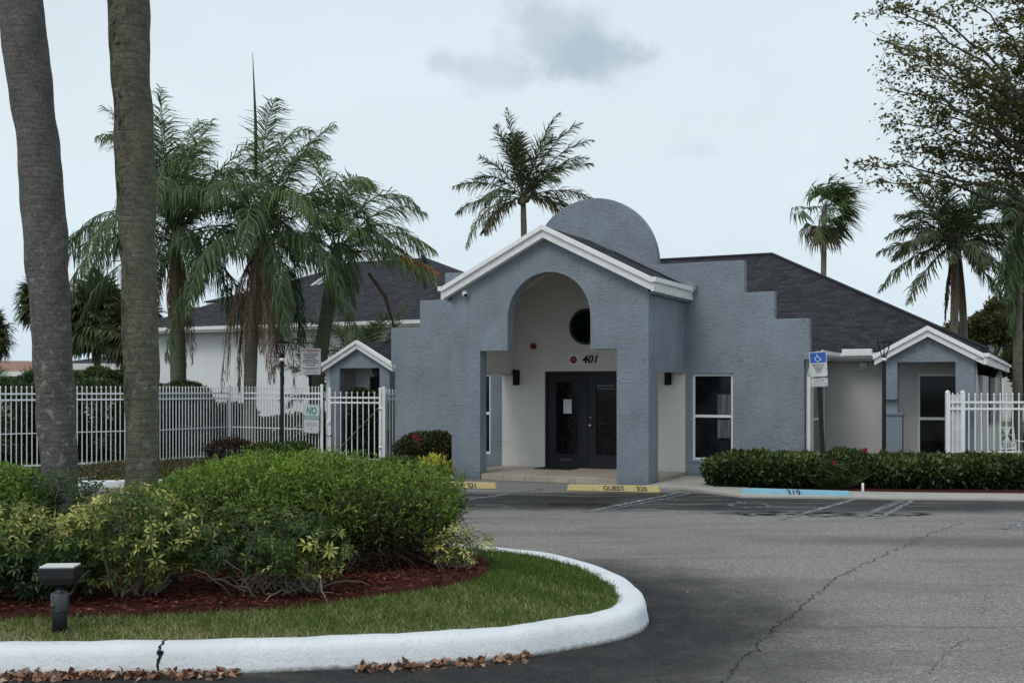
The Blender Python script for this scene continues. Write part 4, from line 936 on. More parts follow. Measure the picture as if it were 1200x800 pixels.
build_roof('roof', [([(ul, e, z0), (ur, e, z0), (ur - Rl, e + Rl, z1), (ul + Rl, e + Rl, z1)], (1, 0, 0)), ([(ul, e, z0), (ul, e + 2 * Rl, z0), (ul + Rl, e + Rl, z1)], (0, 1, 0)),
                    ([(ul, e + 2 * Rl, z0), (ur, e + 2 * Rl, z0), (ur - Rl, e + Rl, z1), (ul + Rl, e + Rl, z1)], (1, 0, 0)), ([(ur, e, z0), (ur, e + 2 * Rl, z0), (ur - Rl, e + Rl, z1)], (0, 1, 0))], SHIN, left, .06)
# a lower cross roof at the left and a small white dormer gable
uq, zq = onv(262, 352, VL + 2.2); vq = VL + 2.2
build_roof('cross_roof', [([(uq - 1.0, vq, zq), (uq + 6, vq, zq), (uq + 6, vq + 2.2, zq + .75), (uq + .9, vq + 2.2, zq + .75)], (1, 0, 0))], SHIN, left, .06)
mb = MB(); mb.box(uq - .9, uq + 1.5, vq + .02, vq + .12, zq - .38, zq - .02); mb.build('cross_fascia', TRIM, left)
ug, zg = onv(391, 322, VL + 3.4); vg = VL + 3.4
mb = MB(); mb.prism([(ug, zg + .05), (ug + 1.25, zg - .62), (ug - 1.25, zg - .62)], vg, vg + .1); f = mb.build('dormer_gable', WHITE_ST, left)
rake('rake_fascia', f, ug, 1.35, zg + .15, .54, vg - .12, .11, .2, .08)
build_roof('dormer_roof', [([(ug, vg - .1, zg + .15), (ug, vg + 3, zg + .15), (ug + s_ * 1.4, vg + 3, zg - .61), (ug + s_ * 1.4, vg - .1, zg - .61)], (0, 1, 0)) for s_ in (-1, 1)], SHIN, left, .05)
uv_, zv_ = onv(394, 366, VL + .6); mb = MB(); mb.tube([(uv_, VL + .6, zv_ - .7), (uv_, VL + .6, zv_)], .06, 8); mb.build('vent_pipe', TRIM2, left)

def small_house(name, label, px0, px1, pw, pe, pr, Y, wallm, roofm):
    x0 = (px0 - 600) / FOC * Y; x1 = (px1 - 600) / FOC * Y; zw = EYE - (pe - HOR) * Y / FOC; zr_ = EYE - (pr - HOR) * Y / FOC
    t = thing(name, label, 'house', ((x0 + x1) / 2, Y, 0)); w = (x1 - x0) / 2; dp = 8
    mb = MB(); mb.box(-w, w, 0, dp, -.1, zw); mb.build('wall', wallm, t)
    mb = MB(); mb.box(-w - .6, w + .6, -.62, -.5, zw - .1, zw + .22); mb.build('fascia', TRIM, t)
    q = min(dp / 2, w * .8); a = -w - .6; b = w + .6
    build_roof('roof', [([(a, -.6, zw + .2), (b, -.6, zw + .2), (b - q, dp / 2, zr_), (a + q, dp / 2, zr_)], (1, 0, 0)), ([(a, -.6, zw + .2), (a, dp + .6, zw + .2), (a + q, dp / 2, zr_)], (0, 1, 0)),
                        ([(b, -.6, zw + .2), (b, dp + .6, zw + .2), (b - q, dp / 2, zr_)], (0, 1, 0)), ([(a, dp + .6, zw + .2), (b, dp + .6, zw + .2), (b - q, dp / 2, zr_), (a + q, dp / 2, zr_)], (1, 0, 0))], roofm, t, .15)
    for fx in (-.5, .35):
        f_ = MB(); f_.box(w * fx - .7, w * fx + .7, -.03, .02, 1.0, 2.2); f = f_.build('window', FRAME, t); m_ = MB(); m_.box(w * fx - .6, w * fx + .6, -.045, -.031, 1.08, 2.12); m_.build('pane', GLASS, f)
    return t
small_house('tiled_house', 'pale house with a terracotta tile roof far beyond the fence at the left edge', -90, 50, 0, 439, 421, 75, paint('cream_wall', (.50, .47, .40), .8, .2), TERRA)
small_house('white_house', 'small white house with a dark roof between the two grey palm trunks', 78, 200, 0, 431, 412, 58, WHITE_ST, SHIN)
small_house('far_house', 'house of which only a low dark roof shows behind the right gabled bay', 1060, 1210, 0, 400, 381, 62, GREY, SHIN)

# ------------------------------------------------------------------ fences and gate
def picket_run(name, a, b, parent, top=1.70, tip=1.87, bot=-.02, rails=(1.70, 1.565, .82, .10), sp=.112, zoff=0.0):
    a = Vector(a); b = Vector(b); L = (b - a).length; t = (b - a) / L; n_ = Vector((-t.y, t.x)); n = int(L / sp); mb = MB(); h = .0095
    for i in range(1, n + 1):
        c = a + t * (L * i / (n + 1)); c2 = [(c + t * sx * h + n_ * sy * h) for sx, sy in ((-1, -1), (1, -1), (1, 1), (-1, 1))]
        zt_ = tip + random.uniform(-.004, .004)
        mb.add([(q.x, q.y, bot) for q in c2] + [(q.x, q.y, zt_ - .055) for q in c2], [(0, 3, 2, 1), (4, 5, 6, 7)] + [(j, (j + 1) % 4, (j + 1) % 4 + 4, j + 4) for j in range(4)])
        w = .017; c3 = [(c + t * sx * w + n_ * sy * w) for sx, sy in ((-1, -1), (1, -1), (1, 1), (-1, 1))]
        mb.add([(c.x, c.y, zt_ - .058)] + [(q.x, q.y, zt_ - .035) for q in c3] + [(c.x, c.y, zt_ + .012)], [(0, j + 1, (j + 1) % 4 + 1) for j in range(4)] + [(5, (j + 1) % 4 + 1, j + 1) for j in range(4)])
    p = mb.build('picket_panel', FENCE, parent)
    mb = MB()
    for k_, z in enumerate(rails):
        w = .019 if k_ != 2 else .011; c2 = [a + n_ * w, b + n_ * w, b - n_ * w, a - n_ * w]
        mb.add([(q.x, q.y, z - w) for q in c2] + [(q.x, q.y, z + w) for q in c2], [(0, 3, 2, 1), (4, 5, 6, 7)] + [(j, (j + 1) % 4, (j + 1) % 4 + 4, j + 4) for j in range(4)])
    mb.build('rails', FENCE, p); return p
def post(c, parent, h=1.86, w=.032):
    mb = MB(); mb.box(c[0] - w, c[0] + w, c[1] - w, c[1] + w, -.03, h); mb.lathe([(w * 1.35, h), (w * 1.35, h + .012), (w, h + .03), (.004, h + .05)], 4, (c[0], c[1], 0)); return mb.build('post', FENCE, parent, bevel=.003)
FP = [(-16.5, 20.2), (-13.9, 22.1), (-11.3, 24.25), (-8.52, 26.6), (-7.38, 29.0), (-4.62, 26.95)]
fl = thing('picket_fence', 'long white metal picket fence left of the gate, turning back behind the palm trunks', 'fence')
for i in range(len(FP) - 1):
    a, b = FP[i], FP[i + 1]; picket_run('p', a, b, fl)
for p in FP: post(p, fl, 1.88)
fs = thing('picket_fence', 'short white picket panel joining the gate post to the blue wall', 'fence')
gA, gB = (-4.42, 26.9), (-3.13, 26.35)
picket_run('p', (-3.04, 26.33), (-2.62, 26.95), fs, rails=(1.68, 1.56, .10), tip=1.80); post((-3.04, 26.31), fs, 1.82, .04)
gt = thing('picket_gate', 'white picket gate with a diagonal bracing wire, closed beside the no trespassing sign', 'gate')
picket_run('p', gA, gB, gt, rails=(1.60, 1.48, .13), tip=1.74, sp=.16)
for c in (gA, gB):
    mb = MB(); mb.box(c[0] - .03, c[0] + .03, c[1] - .03, c[1] + .03, .06, 1.80); mb.lathe([(.04, 1.80), (.04, 1.815), (.01, 1.84)], 8, (c[0], c[1], 0)); mb.build('gate_stile', FENCE, gt, bevel=.004)
mb = MB(); mb.tube([(gA[0] + .05, gA[1] - .05, .16), (gB[0] - .04, gB[1] - .05, 1.36)], .007, 5); mb.build('brace_wire', GALV, gt)
for z in (.42, 1.34):
    mb = MB(); mb.tube([(gB[0] - .03, gB[1] - .045, z), (gB[0] + .12, gB[1] - .055, z + .01)], .022, 8); mb.build('hinge', FENCE, gt, True)
mb = MB(); mb.box(gA[0] - .07, gA[0] + .03, gA[1] - .075, gA[1] - .04, .98, 1.06); f = mb.build('latch', FENCE, gt, bevel=.006); mb = MB(); mb.tube([(gA[0] - .10, gA[1] - .06, .72), (gA[0] - .03, gA[1] - .08, .66), (gA[0] + .06, gA[1] - .05, .68), (gA[0] - .02, gA[1] - .0, .70)], .010, 6); mb.build('chain', BLACKM, gt, True)
frt = thing('picket_fence', 'white picket fence on the right, above the hedge and in front of the gabled bay', 'fence')
ya = 21.0; xa = (1110.5 - 600) / FOC * ya; xb = (1128 - 600) / FOC * ya
picket_run('p', (xa, ya), (xb, ya), frt, rails=(1.56, 1.435, .62, .08), tip=1.735, sp=.12); picket_run('p', (xb, ya), (10.9, ya), frt, rails=(1.56, 1.435, .62, .08), tip=1.735, sp=.121); picket_run('p', (10.9, ya), (13.6, ya), frt, rails=(1.56, 1.435, .62, .08), tip=1.735, sp=.121)
for x in (xa, xb, 10.9, 13.6): post((x, ya), frt, 1.74, .036)
mb = MB(); mb.box(xa + .04, xb - .03, ya + .03, ya + .05, .05, 1.70); mb.build('solid_panel', paint('panel_white_rust', (.66, .67, .67), .5, .4, .12), frt)
mb = MB(); mb.box(xa + .02, xb + .05, ya + .022, ya + .029, .60, .635); mb.build('rusty_rail', paint('rust', (.30, .20, .13), .8, .2, .2), frt)

# ------------------------------------------------------------------ lamps, signs, wheel stops, fixtures
def lamp(label, x, y, s, h):
    t = thing('street_lamp', label, 'lamp', (x, y, 0), 0, 'black lantern posts beside the building')
    mb = MB(); mb.lathe([(.085 * s, 0), (.085 * s, .10), (.06 * s, .14), (.05 * s, .18), (.045 * s, h - .52 * s)], 14); mb.build('pole', DKGREEN, t, True)
    zb = h - .52 * s; mb = MB(); mb.lathe([(.05 * s, zb), (.065 * s, zb + .01), (.065 * s, zb + .07 * s), (.05 * s, zb + .08 * s)], 14); mb.build('collar', TRIM, t, True)
    lt = MB(); z0 = zb + .08 * s; z1 = h - .07 * s
    for i in range(6):
        a = 2 * PI * i / 6 + .2; lt.tube([(.045 * s * math.cos(a), .045 * s * math.sin(a), z0), (.165 * s * math.cos(a), .165 * s * math.sin(a), z1)], .014 * s, 5)
    lt.lathe([(.05 * s, z0 - .01), (.05 * s, z0 + .02), (.02 * s, z0 + .03), (.02 * s, z0 + .10 * s), (.01, z0 + .11 * s)], 12); ln = lt.build('lantern', BLACKM, t)
    c = MB(); c.lathe([(.175 * s, z1 - .005), (.185 * s, z1), (.18 * s, z1 + .012), (.09 * s, z1 + .05 * s), (.03 * s, z1 + .06 * s), (.025 * s, z1 + .075 * s), (.003, z1 + .085 * s)], 20); c.build('lamp_cap', BLACKM, ln, True)
    return t
lamp('black lantern post in front of the white picket fence, left of the gate', (330.5 - 600) / FOC * 27, 27.0, 1.0, 3.0)
lamp('black lantern post standing in the hedge beside the right gabled bay', (1036 - 600) / FOC * 20.85, 20.85, .78, 2.74)

def plate(mb, w, h, r, y0, y1, cz=0, cx=0):
    pts = []
    for sx, sz, a0 in ((1, 1, 0), (-1, 1, 90), (-1, -1, 180), (1, -1, 270)):
        for i in range(6): a = R(a0 + 18 * i); pts.append((cx + sx * (w / 2 - r) + r * math.cos(a), cz + sz * (h / 2 - r) + r * math.sin(a)))
    mb.prism(pts, y0, y1); return mb
def word_bars(parent, rows, y, mat, seed=0, name='small_print'):
    r = random.Random(seed); mb = MB()
    for (x0, x1, z, hh) in rows:
        x = x0
        while x < x1 - .012:
            w = min(r.uniform(.02, .055), x1 - x); mb.box(x, x + w, y - .0012, y, z - hh / 2, z + hh / 2); x += w + .010
    return mb.build(name, mat, parent)
# accessible parking sign
X_ = (967 - 600) / FOC * 20.35
sg = thing('parking_sign', 'blue and white accessible parking sign on a leaning dark post in the hedge', 'sign', (X_, 20.35, 0)); sg.rotation_euler = (R(-1), R(-3.0), R(-6))
mb = MB(); mb.box(-.036, .036, 0, .04, -.05, 2.42); mb.build('post', paint('dark_sign_post', (.012, .015, .014), .5, .25, .05), sg, bevel=.003)
mb = plate(MB(), .315, .46, .03, -.008, -.003, 2.27); bd = mb.build('sign_board', SIGNW, sg)
mb = plate(MB(), .285, .19, .015, -.0105, -.0085, 2.39); mb.build('blue_field', SIGNB, bd)
tp = lambda pts, r: [(p[0], -.013, p[1]) for p in pts]
mb = MB(); c_ = (-.008, 2.365)
mb.tube([(c_[0] + .046 * math.cos(R(a)), -.0115, c_[1] + .046 * math.sin(R(a))) for a in range(120, 405, 15)], .006, 6)
mb.tube([(-.022, -.0115, 2.435), (-.016, -.0115, 2.395), (.026, -.0115, 2.390), (.046, -.0115, 2.345), (.068, -.0115, 2.352)], .007, 6); mb.tube([(-.020, -.0115, 2.418), (.012, -.0115, 2.414)], .005, 6)
mb.tube([(-.024, -.0115, 2.448), (-.022, -.0115, 2.458)], [.011, .010], 8); mb.build('wheelchair_symbol', INKW, bd)
for i, s_ in enumerate(('PARKING BY', 'DISABLED', 'PERMIT', 'ONLY')): text('lettering', s_, .040, INK, bd, (0, -.0095, 2.255 - i * .043), (R(90), 0, 0), .0008, bold=.0006)
mb = plate(MB(), .315, .155, .03, -.008, -.003, 1.935); b2 = mb.build('fine_plate', SIGNW, sg); mb = plate(MB(), .285, .125, .02, -.0092, -.0082, 1.935); mb.build('plate_border', INK, b2); mb = plate(MB(), .275, .115, .018, -.0102, -.0093, 1.935); mb.build('plate_field', SIGNW, b2)
text('lettering', '$250 FINE', .042, INK, b2, (0, -.0112, 1.96), (R(90), 0, 0), .0006); text('lettering', 'TOW AWAY ZONE', .030, INK, b2, (0, -.0112, 1.912), (R(90), 0, 0), .0006)
# green no trespassing sign hung on the fence
Xs = (365 - 600) / FOC * 26.95
ns = thing('warning_sign', 'white sign reading NO TRESPASSING in green, hung on the fence left of the gate', 'sign', (Xs, 26.98, EYE - (490.5 - HOR) * 26.98 / FOC), R(-34)); ns.rotation_euler = (0, R(1.2), R(-28))
mb = plate(MB(), .47, .70, .05, -.006, 0); bd = mb.build('sign_board', SIGNW, ns)
mb = plate(MB(), .45, .68, .045, -.0072, -.0062); mb.build('sign_border', INKG, bd); mb = plate(MB(), .435, .665, .04, -.0084, -.0074); mb.build('sign_face', SIGNW, bd)
text('lettering', 'NO', .23, SIGNG, bd, (0, -.0095, .185), (R(90), 0, 0), .0008, bold=.008, sx=.85); text('lettering', 'TRESPASSING', .15, SIGNG, bd, (0, -.0095, .02), (R(90), 0, 0), .0008, sx=.52, bold=.0025)
for i, s_ in enumerate(((-.13, .13), (-.19, .19), (-.14, .14))): word_bars(bd, [(s_[0], s_[1], -.10 - i * .042, .020)], -.0088, INKG, i)
for z in (.28, -.245): mb = MB(); mb.tube([(0, -.008, z), (0, -.016, z)], .013, 8); mb.build('bolt', BLACKM, bd)
# tall sign with red heading behind the fence
Xs = (364 - 600) / FOC * 28.3; zs = EYE - (423.5 - HOR) * 28.3 / FOC
ts = thing('warning_sign', 'tall sign with a red heading and black print, on a dark post behind the fence', 'sign', (Xs, 28.3, 0), R(-5))
mb = MB(); mb.box(-.055, .02, .01, .06, 0, zs + .30); mb.build('post', DKGREEN, ts, bevel=.004)
mb = MB(); mb.box(-.265, .265, -.006, .004, zs - .335, zs + .335); bd = mb.build('sign_board', SIGNW, ts, bevel=.002)
mb = MB(); 
for a in ((-.255, .255, zs + .322, zs + .327), (-.255, .255, zs - .327, zs - .322), (-.255, -.25, zs - .322, zs + .322), (.25, .255, zs - .322, zs + .322), (-.25, .25, zs - .055, zs - .050)): mb.box(a[0], a[1], -.0072, -.0062, a[2], a[3])
mb.build('sign_border', INKG, bd)
text('lettering', 'NO TRESPASSING', .075, SIGNR, bd, (0, -.0085, zs + .275), (R(90), 0, 0), .0008, sx=.80, bold=.003)
word_bars(bd, [(-.20, .20, zs + .205, .022), (-.18, .19, zs + .168, .022), (-.17, .16, zs + .131, .022), (-.15, .13, zs + .094, .022), (-.17, .17, zs + .045, .022), (-.21, .21, zs + .008, .022), (-.22, .22, zs - .03, .022), (-.12, .12, zs - .095, .026), (-.21, .21, zs - .17, .022), (-.11, .12, zs - .205, .02), (-.16, .20, zs - .275, .016)], -.0066, INK, 4)

def wheel_stop(label, pa, pb, L, mat, words, pin=True):
    a = Vector(g(*pa)); b = Vector(g(*pb)); d = (b - a).normalized(); c = b - d * L / 2; n_ = Vector((-d.y, d.x)); c = c + n_ * .075
    t = thing('wheel_stop', label, 'wheel stop', (c.x, c.y, 0), math.atan2(d.y, d.x), 'concrete wheel stops in the parking bays')
    mb = MB(); q = L / 2; mb.add([(-q, -.075, .004), (q, -.075, .004), (q, .075, .004), (-q, .075, .004), (-q + .03, -.05, .115), (q - .03, -.05, .115), (q - .03, .05, .115), (-q + .03, .05, .115)], [(0, 3, 2, 1), (4, 5, 6, 7), (0, 1, 5, 4), (1, 2, 6, 5), (2, 3, 7, 6), (3, 0, 4, 7)])
    mb.build('concrete_bar', mat, t, bevel=.012)
    for s_, x, sz in words: text('stencil_lettering', s_, sz, INK, t, (x, -.0655, .062), (R(77), 0, 0), .0015, shear=-.28, sx=1.15, bold=.002)
    for x in (-q + .14, q - .14): mb = MB(); mb.tube([(x, 0, .112), (x, 0, .121)], .016, 8); mb.build('anchor_pin', paint('rusty_pin', (.10, .06, .04), .8), t)
    return t
def stopmat(name, c):
    k = NT(name); n_ = k.noise(7, 7, .75); cc = k.mix(k.mr(n_, .55, .66, 0, .85), c, (.30, .28, .24)); cc = k.mix(k.mr(k.noise(24, 6, .75), .60, .68, 0, .8), cc, (.10, .09, .08)); k.col(cc); k.rough(.7, .3); k.bump(k.noise(60, 5, .7), .5, .006); return k.m
YST = stopmat('worn_yellow', (.60, .47, .20)); BST = stopmat('worn_sky_blue', (.22, .47, .60))
wheel_stop('chipped yellow wheel stop marked GUEST 320, in front of the right portico column', (666, 575), (773.5, 577.3), 1.66, YST, [('GUEST', .03, .11), ('320', .52, .11)])
wheel_stop('chipped yellow wheel stop marked GUEST 321, partly behind the island hedge', (480, 570.6), (581, 573), 1.72, YST, [('GUEST', -.30, .11), ('321', .42, .11)])
wheel_stop('light blue wheel stop marked 319 below the accessible parking sign', (874.5, 580), (996.5, 583.6), 1.80, BST, [('319', .0, .135)])

mt = tag(MB().box(-.42, .42, -.28, .28, 0, .012).build('door_mat', MATK, None, bevel=.004), 'thin black mat lying on the tiled porch before the double door', 'mat'); cxy = W(-2.72, 1.95, .117); mt.location = cxy; mt.rotation_euler = (0, 0, -TH)

# landscape spotlight on the lawn
sp = thing('spotlight', 'square black landscape floodlight on a short post at the edge of the lawn', 'spotlight', (g(70, 740, .16)[0], g(70, 740, .16)[1], .15), R(4))
mb = MB(); mb.lathe([(.060, -.02), (.062, .14), (.060, .15), (.052, .155)], 20); mb.build('post', paint('black_pvc', (.014, .014, .014), .45), sp, True)
mb = MB(); mb.lathe([(.072, .15), (.074, .155), (.075, .27), (.070, .275), (.045, .285), (.03, .30), (.028, .33)], 20); mb.tube([(-.035, -.06, .20), (-.035, -.078, .20)], .018, 10); mb.build('junction_box', paint('grey_fixture', (.075, .075, .078), .4, .5, .1, .4), sp, True)
mb = MB(); mb.box(-.03, .03, -.03, .03, .30, .335); mb.build('bracket', BLACKM, sp, bevel=.006)
sp.scale = (.80, .85, 1.0)
mb = MB(); z0, z1 = .335, .455
mb.add([(-.105, -.06, z0), (.115, -.06, z0), (.115, .08, z0), (-.105, .08, z0), (-.150, -.09, z0 + .05), (.150, -.09, z0 + .05), (.150, .11, z0 + .05), (-.150, .11, z0 + .05), (-.150, -.09, z1), (.150, -.09, z1), (.150, .11, z1), (-.150, .11, z1)],
       [(0, 3, 2, 1), (8, 9, 10, 11)] + [(j + o, (j + 1) % 4 + o, (j + 1) % 4 + 4 + o, j + 4 + o) for o in (0, 4) for j in range(4)]); f = mb.build('housing', paint('dark_housing', (.018, .018, .02), .35, .5, .1), sp, bevel=.008)
mb = MB(); mb.box(-.142, .142, -.082, .102, z1, z1 + .012); mb.build('lens', paint('pale_lens', (.70, .72, .68), .35), f, bevel=.004)
for i in range(9): x = -.09 + i * .0225; mb = MB(); mb.box(x, x + .006, -.058, -.02, z0 - .012, z0 + .001); mb.build('cooling_fin', BLACKM, f)

stk = tag(MB().box(-.02, .02, -.012, .012, 0, .16).build('marker_stake', TRIM2, None, bevel=.004), 'small white stake standing in the mulch before the hedge', 'stake'); sx_, sy_ = g(1011, 577); stk.location = (sx_, sy_, .01)

# white garden chair behind the right fence
ch_ = thing('garden_chair', 'white metal lattice garden chair behind the right picket fence', 'chair', ((1190.5 - 600) / FOC * 24.5, 24.5, 0), R(25))
mb = MB()
for x in (-.22, .22): mb.tube([(x, .20, .42), (x, .26, .95)], .014, 6)
for z in (.48, .95): mb.tube([(-.22, .21 if z < .5 else .26, z), (.22, .21 if z < .5 else .26, z)], .014, 6)
for i in range(6): t_ = i / 5 * .4 - .2; mb.tube([(t_, .215, .48), (-t_ * .6, .255, .94)], .010, 5)
for zz_ in (.6, .75): mb.tube([(-.2, .235, zz_), (0, .24, zz_ + .08), (.2, .235, zz_)], .009, 5)
mb.build('backrest', FENCE, ch_)
mb = MB(); mb.box(-.24, .24, -.24, .22, .41, .43); mb.build('seat', FENCE, ch_, bevel=.004)
for x in (-.2, .2):
    for y in (-.2, .19): mb = MB(); mb.tube([(x, y, .41), (x * 1.15, y * 1.15, 0)], .012, 6); mb.build('leg', FENCE, ch_)
    mb = MB(); mb.tube([(x * 1.1, -.2, .42), (x * 1.15, -.2, .64), (x * 1.1, .22, .66)], .012, 6); mb.build('armrest', FENCE, ch_)

# ------------------------------------------------------------------ hedges and shrubs
def plant(name, label, cat, loc=(0, 0, 0), group=None): return thing(name, label, cat, loc, 0, group)
# large bright hedge on the island
h1 = plant('hedge', 'large bright green hedge mound on the traffic island, bare and twiggy low down', 'hedge', (-1.98, 10.80, .15))
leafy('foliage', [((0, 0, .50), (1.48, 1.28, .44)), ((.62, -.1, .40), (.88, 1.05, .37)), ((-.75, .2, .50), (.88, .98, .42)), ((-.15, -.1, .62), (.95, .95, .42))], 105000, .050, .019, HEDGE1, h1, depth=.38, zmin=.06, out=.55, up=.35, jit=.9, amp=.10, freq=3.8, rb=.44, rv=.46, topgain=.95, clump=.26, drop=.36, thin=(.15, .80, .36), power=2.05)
n = 1500; P_, N_, T_ = shell_points((0, 0, .55), (1.46, 1.2, .42), n, .02, .45, 5, .10, 3.8); sp_P = []; sp_D = []
for p_, n_ in zip(P_, N_):
    d_ = n_ * .6 + np.array([0, 0, .8]) + rng.normal(size=3) * .35; d_ /= np.linalg.norm(d_); l_ = rng.uniform(.03, .13)
    for q_ in range(7): sp_P.append(p_ + d_ * l_ * q_ / 6); sp_D.append(d_ * .6 + rng.normal(size=3) * .7)
leaf_mesh('young_shoots', np.array(sp_P), np.array(sp_D), .048, .015, .72 + .2 * rng.normal(size=len(sp_P)), HEDGE1, h1)
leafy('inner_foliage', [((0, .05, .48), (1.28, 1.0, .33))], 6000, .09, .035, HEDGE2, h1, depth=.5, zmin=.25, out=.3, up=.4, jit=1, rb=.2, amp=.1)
def tw(cx, cy, rx, ry, h, base=.1):
    def f(i):
        a = random.uniform(0, 2 * PI); q = random.random() ** .5; bx, by = math.cos(a) * rx * .5 * q, math.sin(a) * ry * .5 * q
        tx, ty = math.cos(a) * rx * (q * .6 + .35) + random.gauss(0, .12), math.sin(a) * ry * (q * .6 + .35) + random.gauss(0, .12); L = Vector((tx - bx, ty - by, h * .85)).length
        return ((cx + bx, cy + by, 0), (tx - bx, ty - by, h * random.uniform(.5, 1)), L * random.uniform(.75, 1.05), random.uniform(.004, .011), .10, .1)
    return f
twigs('stems', 300, tw(0, 0, 1.42, 1.15, .75), TWIG, h1)
def surf_tw(i):
    a = random.uniform(PI * 1.05, PI * 1.98); z = random.uniform(.10, .66); x, y = math.cos(a) * 1.36 * random.uniform(.85, 1.02), math.sin(a) * 1.12 * random.uniform(.85, 1.02); return ((x, y, z), (random.gauss(0, 1), random.gauss(0, .35), random.gauss(0.1, .6)), random.uniform(.2, .55), random.uniform(.0022, .005), .22, .1)
twigs('twigs', 1300, surf_tw, TWIGB, h1, 3)
h2 = plant('hedge', 'bright green hedge at the left edge of the island beside the leaning palm trunk', 'hedge', (-5.75, 10.9, .15))
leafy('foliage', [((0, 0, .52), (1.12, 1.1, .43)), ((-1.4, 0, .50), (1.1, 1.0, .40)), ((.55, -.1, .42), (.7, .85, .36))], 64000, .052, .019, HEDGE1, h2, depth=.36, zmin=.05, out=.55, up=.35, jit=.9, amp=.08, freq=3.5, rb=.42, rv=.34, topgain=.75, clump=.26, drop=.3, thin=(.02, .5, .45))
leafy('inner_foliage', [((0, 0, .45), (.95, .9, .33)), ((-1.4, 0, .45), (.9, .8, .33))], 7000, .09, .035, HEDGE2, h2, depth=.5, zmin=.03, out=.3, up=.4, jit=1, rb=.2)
twigs('stems', 90, tw(0, 0, 1.0, .9, .7), TWIG, h2)

def schefflera(label, x, y, r, h, n, tone, spread=.26, twg=26, mat=None, ll=.066, low=.28):
    n = int(n * 1.35); t = plant('schefflera', label, 'shrub', (x, y, .16), 'schefflera shrubs in the mulch bed')
    Ps, Ds, Ls, Ws, rn_, Ns = [], [], [], [], [], []
    P, Nn, T = shell_points((0, 0, h * .58), (r, r * .85, h * .45), n, .55, low * h * .5, int(x * 10) % 50, .20, 3.0, 2.0)
    cl = vnoise(P + np.array([x, y, 0]), 4.0, 31)
    for i in range(len(P)):
        c = P[i]; ax = nrm((Nn[i] * .6 + rng.normal(size=3) * .7 + np.array([0, -.15, .75]))[None])[0]
        u = nrm(np.cross(ax, [0.3, .1, 1.0])[None])[0]; v = np.cross(ax, u); k_ = rng.integers(6, 9); a0 = rng.random() * 6.28
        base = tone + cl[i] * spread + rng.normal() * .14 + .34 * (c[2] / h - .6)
        for j in range(k_):
            a = a0 + 2 * PI * j / k_; d = (u * math.cos(a) + v * math.sin(a)) * 1.0 + ax * rng.uniform(-.15, .35) + np.array([0, 0, -.25])
            Ps.append(c); Ds.append(d); Ls.append(ll * rng.uniform(.6, 1.25)); Ws.append(ll * .33 * rng.uniform(.8, 1.1)); rn_.append(base + rng.normal() * .10); Ns.append(ax)
    Ps = np.array(Ps); Dn = nrm(np.array(Ds))
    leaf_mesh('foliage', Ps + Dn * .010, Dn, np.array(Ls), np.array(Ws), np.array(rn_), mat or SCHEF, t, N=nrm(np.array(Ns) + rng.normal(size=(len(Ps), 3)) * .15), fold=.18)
    def f(i):
        a = random.uniform(0, 2 * PI); q = random.uniform(.3, 1.0); return ((random.gauss(0, r * .16), random.gauss(0, r * .12), -.02), (math.cos(a) * r * q, math.sin(a) * r * q - .05, h * random.uniform(.15, .7)), random.uniform(.6, 1.05) * h, random.uniform(.007, .016), .34, -.2)
    twigs('stems', twg, f, TWIG, t, 5)
    return t
schefflera('yellow variegated schefflera at the far left of the mulch bed', -4.15, 8.65, .66, .74, 520, .50, .32)
schefflera('tallest yellow variegated schefflera, directly behind the floodlight and second palm trunk', -3.02, 8.80, .60, .90, 560, .66, .36)
schefflera('dark green schefflera low behind the black floodlight', -3.62, 8.6, .46, .52, 280, .22)
schefflera('sparse schefflera with bare twisted stems in front of the large hedge', -2.05, 8.95, .64, .72, 400, .46, .42, 34, low=.6)
schefflera('small schefflera with crooked grey branches near the right of the mulch', -1.66, 8.95, .38, .62, 180, .58, .36, 34, low=.6)
schefflera('small yellow schefflera peeping out at the right end of the hedge', -.50, 10.1, .34, .42, 62, .72, .3, 22)
schefflera('plain green schefflera between the leaning palm trunk and the second trunk', -4.55, 11.0, .60, .80, 300, .18, .1, 26, HEDGE3)
schefflera('green schefflera at the foot of the second palm trunk', -3.75, 10.4, .40, .72, 240, .30, .15, 20)

# row along the right of the building
def hedge_row(label, x0, x1, y0, y1, h, n, seed, mat=HEDGE2, name='hedge'):
    cx, cy = (x0 + x1) / 2, (y0 + y1) / 2; t = plant(name, label, 'hedge', (cx, cy, 0)); L = x1 - x0; k_ = max(2, int(L / .7)); bl = []
    for i in range(k_):
        u = (i + .5) / k_; bl.append(((x0 + L * u - cx, (y0 + (y1 - y0) * u) - cy, h * .50 + random.uniform(-.02, .02)), (L / k_ * .72, .42, h * .50 * random.uniform(.94, 1.05))))
    leafy('foliage', bl, n, .105, .055, mat, t, depth=.42, zmin=.05, out=.55, up=.3, jit=.8, amp=.22, freq=5, rb=.55, rv=.6, topgain=.6, clump=.32, power=2.7)
    def f(i): x = random.uniform(-L / 2, L / 2); return ((x, random.uniform(-.15, .15) + (y1 - y0) * x / L, 0), (random.gauss(0, .3), random.gauss(0, .3), 1), h * .8, .007, .12, 0)
    twigs('stems', int(L * 22), f, TWIG, t, 4); return t
hedge_row('dark glossy hedge below the large window right of the portico', 3.80, 5.62, 20.45, 20.4, .59, 17000, 1)
hedge_row('dark glossy hedge below the right gabled bay and picket fence', 6.55, 12.6, 20.35, 19.9, .585, 50000, 2, HEDGE2)
st_ = plant('strap_leaf_plant', 'clump of narrow arching strap leaves at the foot of the accessible parking sign', 'plant', (5.78, 20.15, 0))
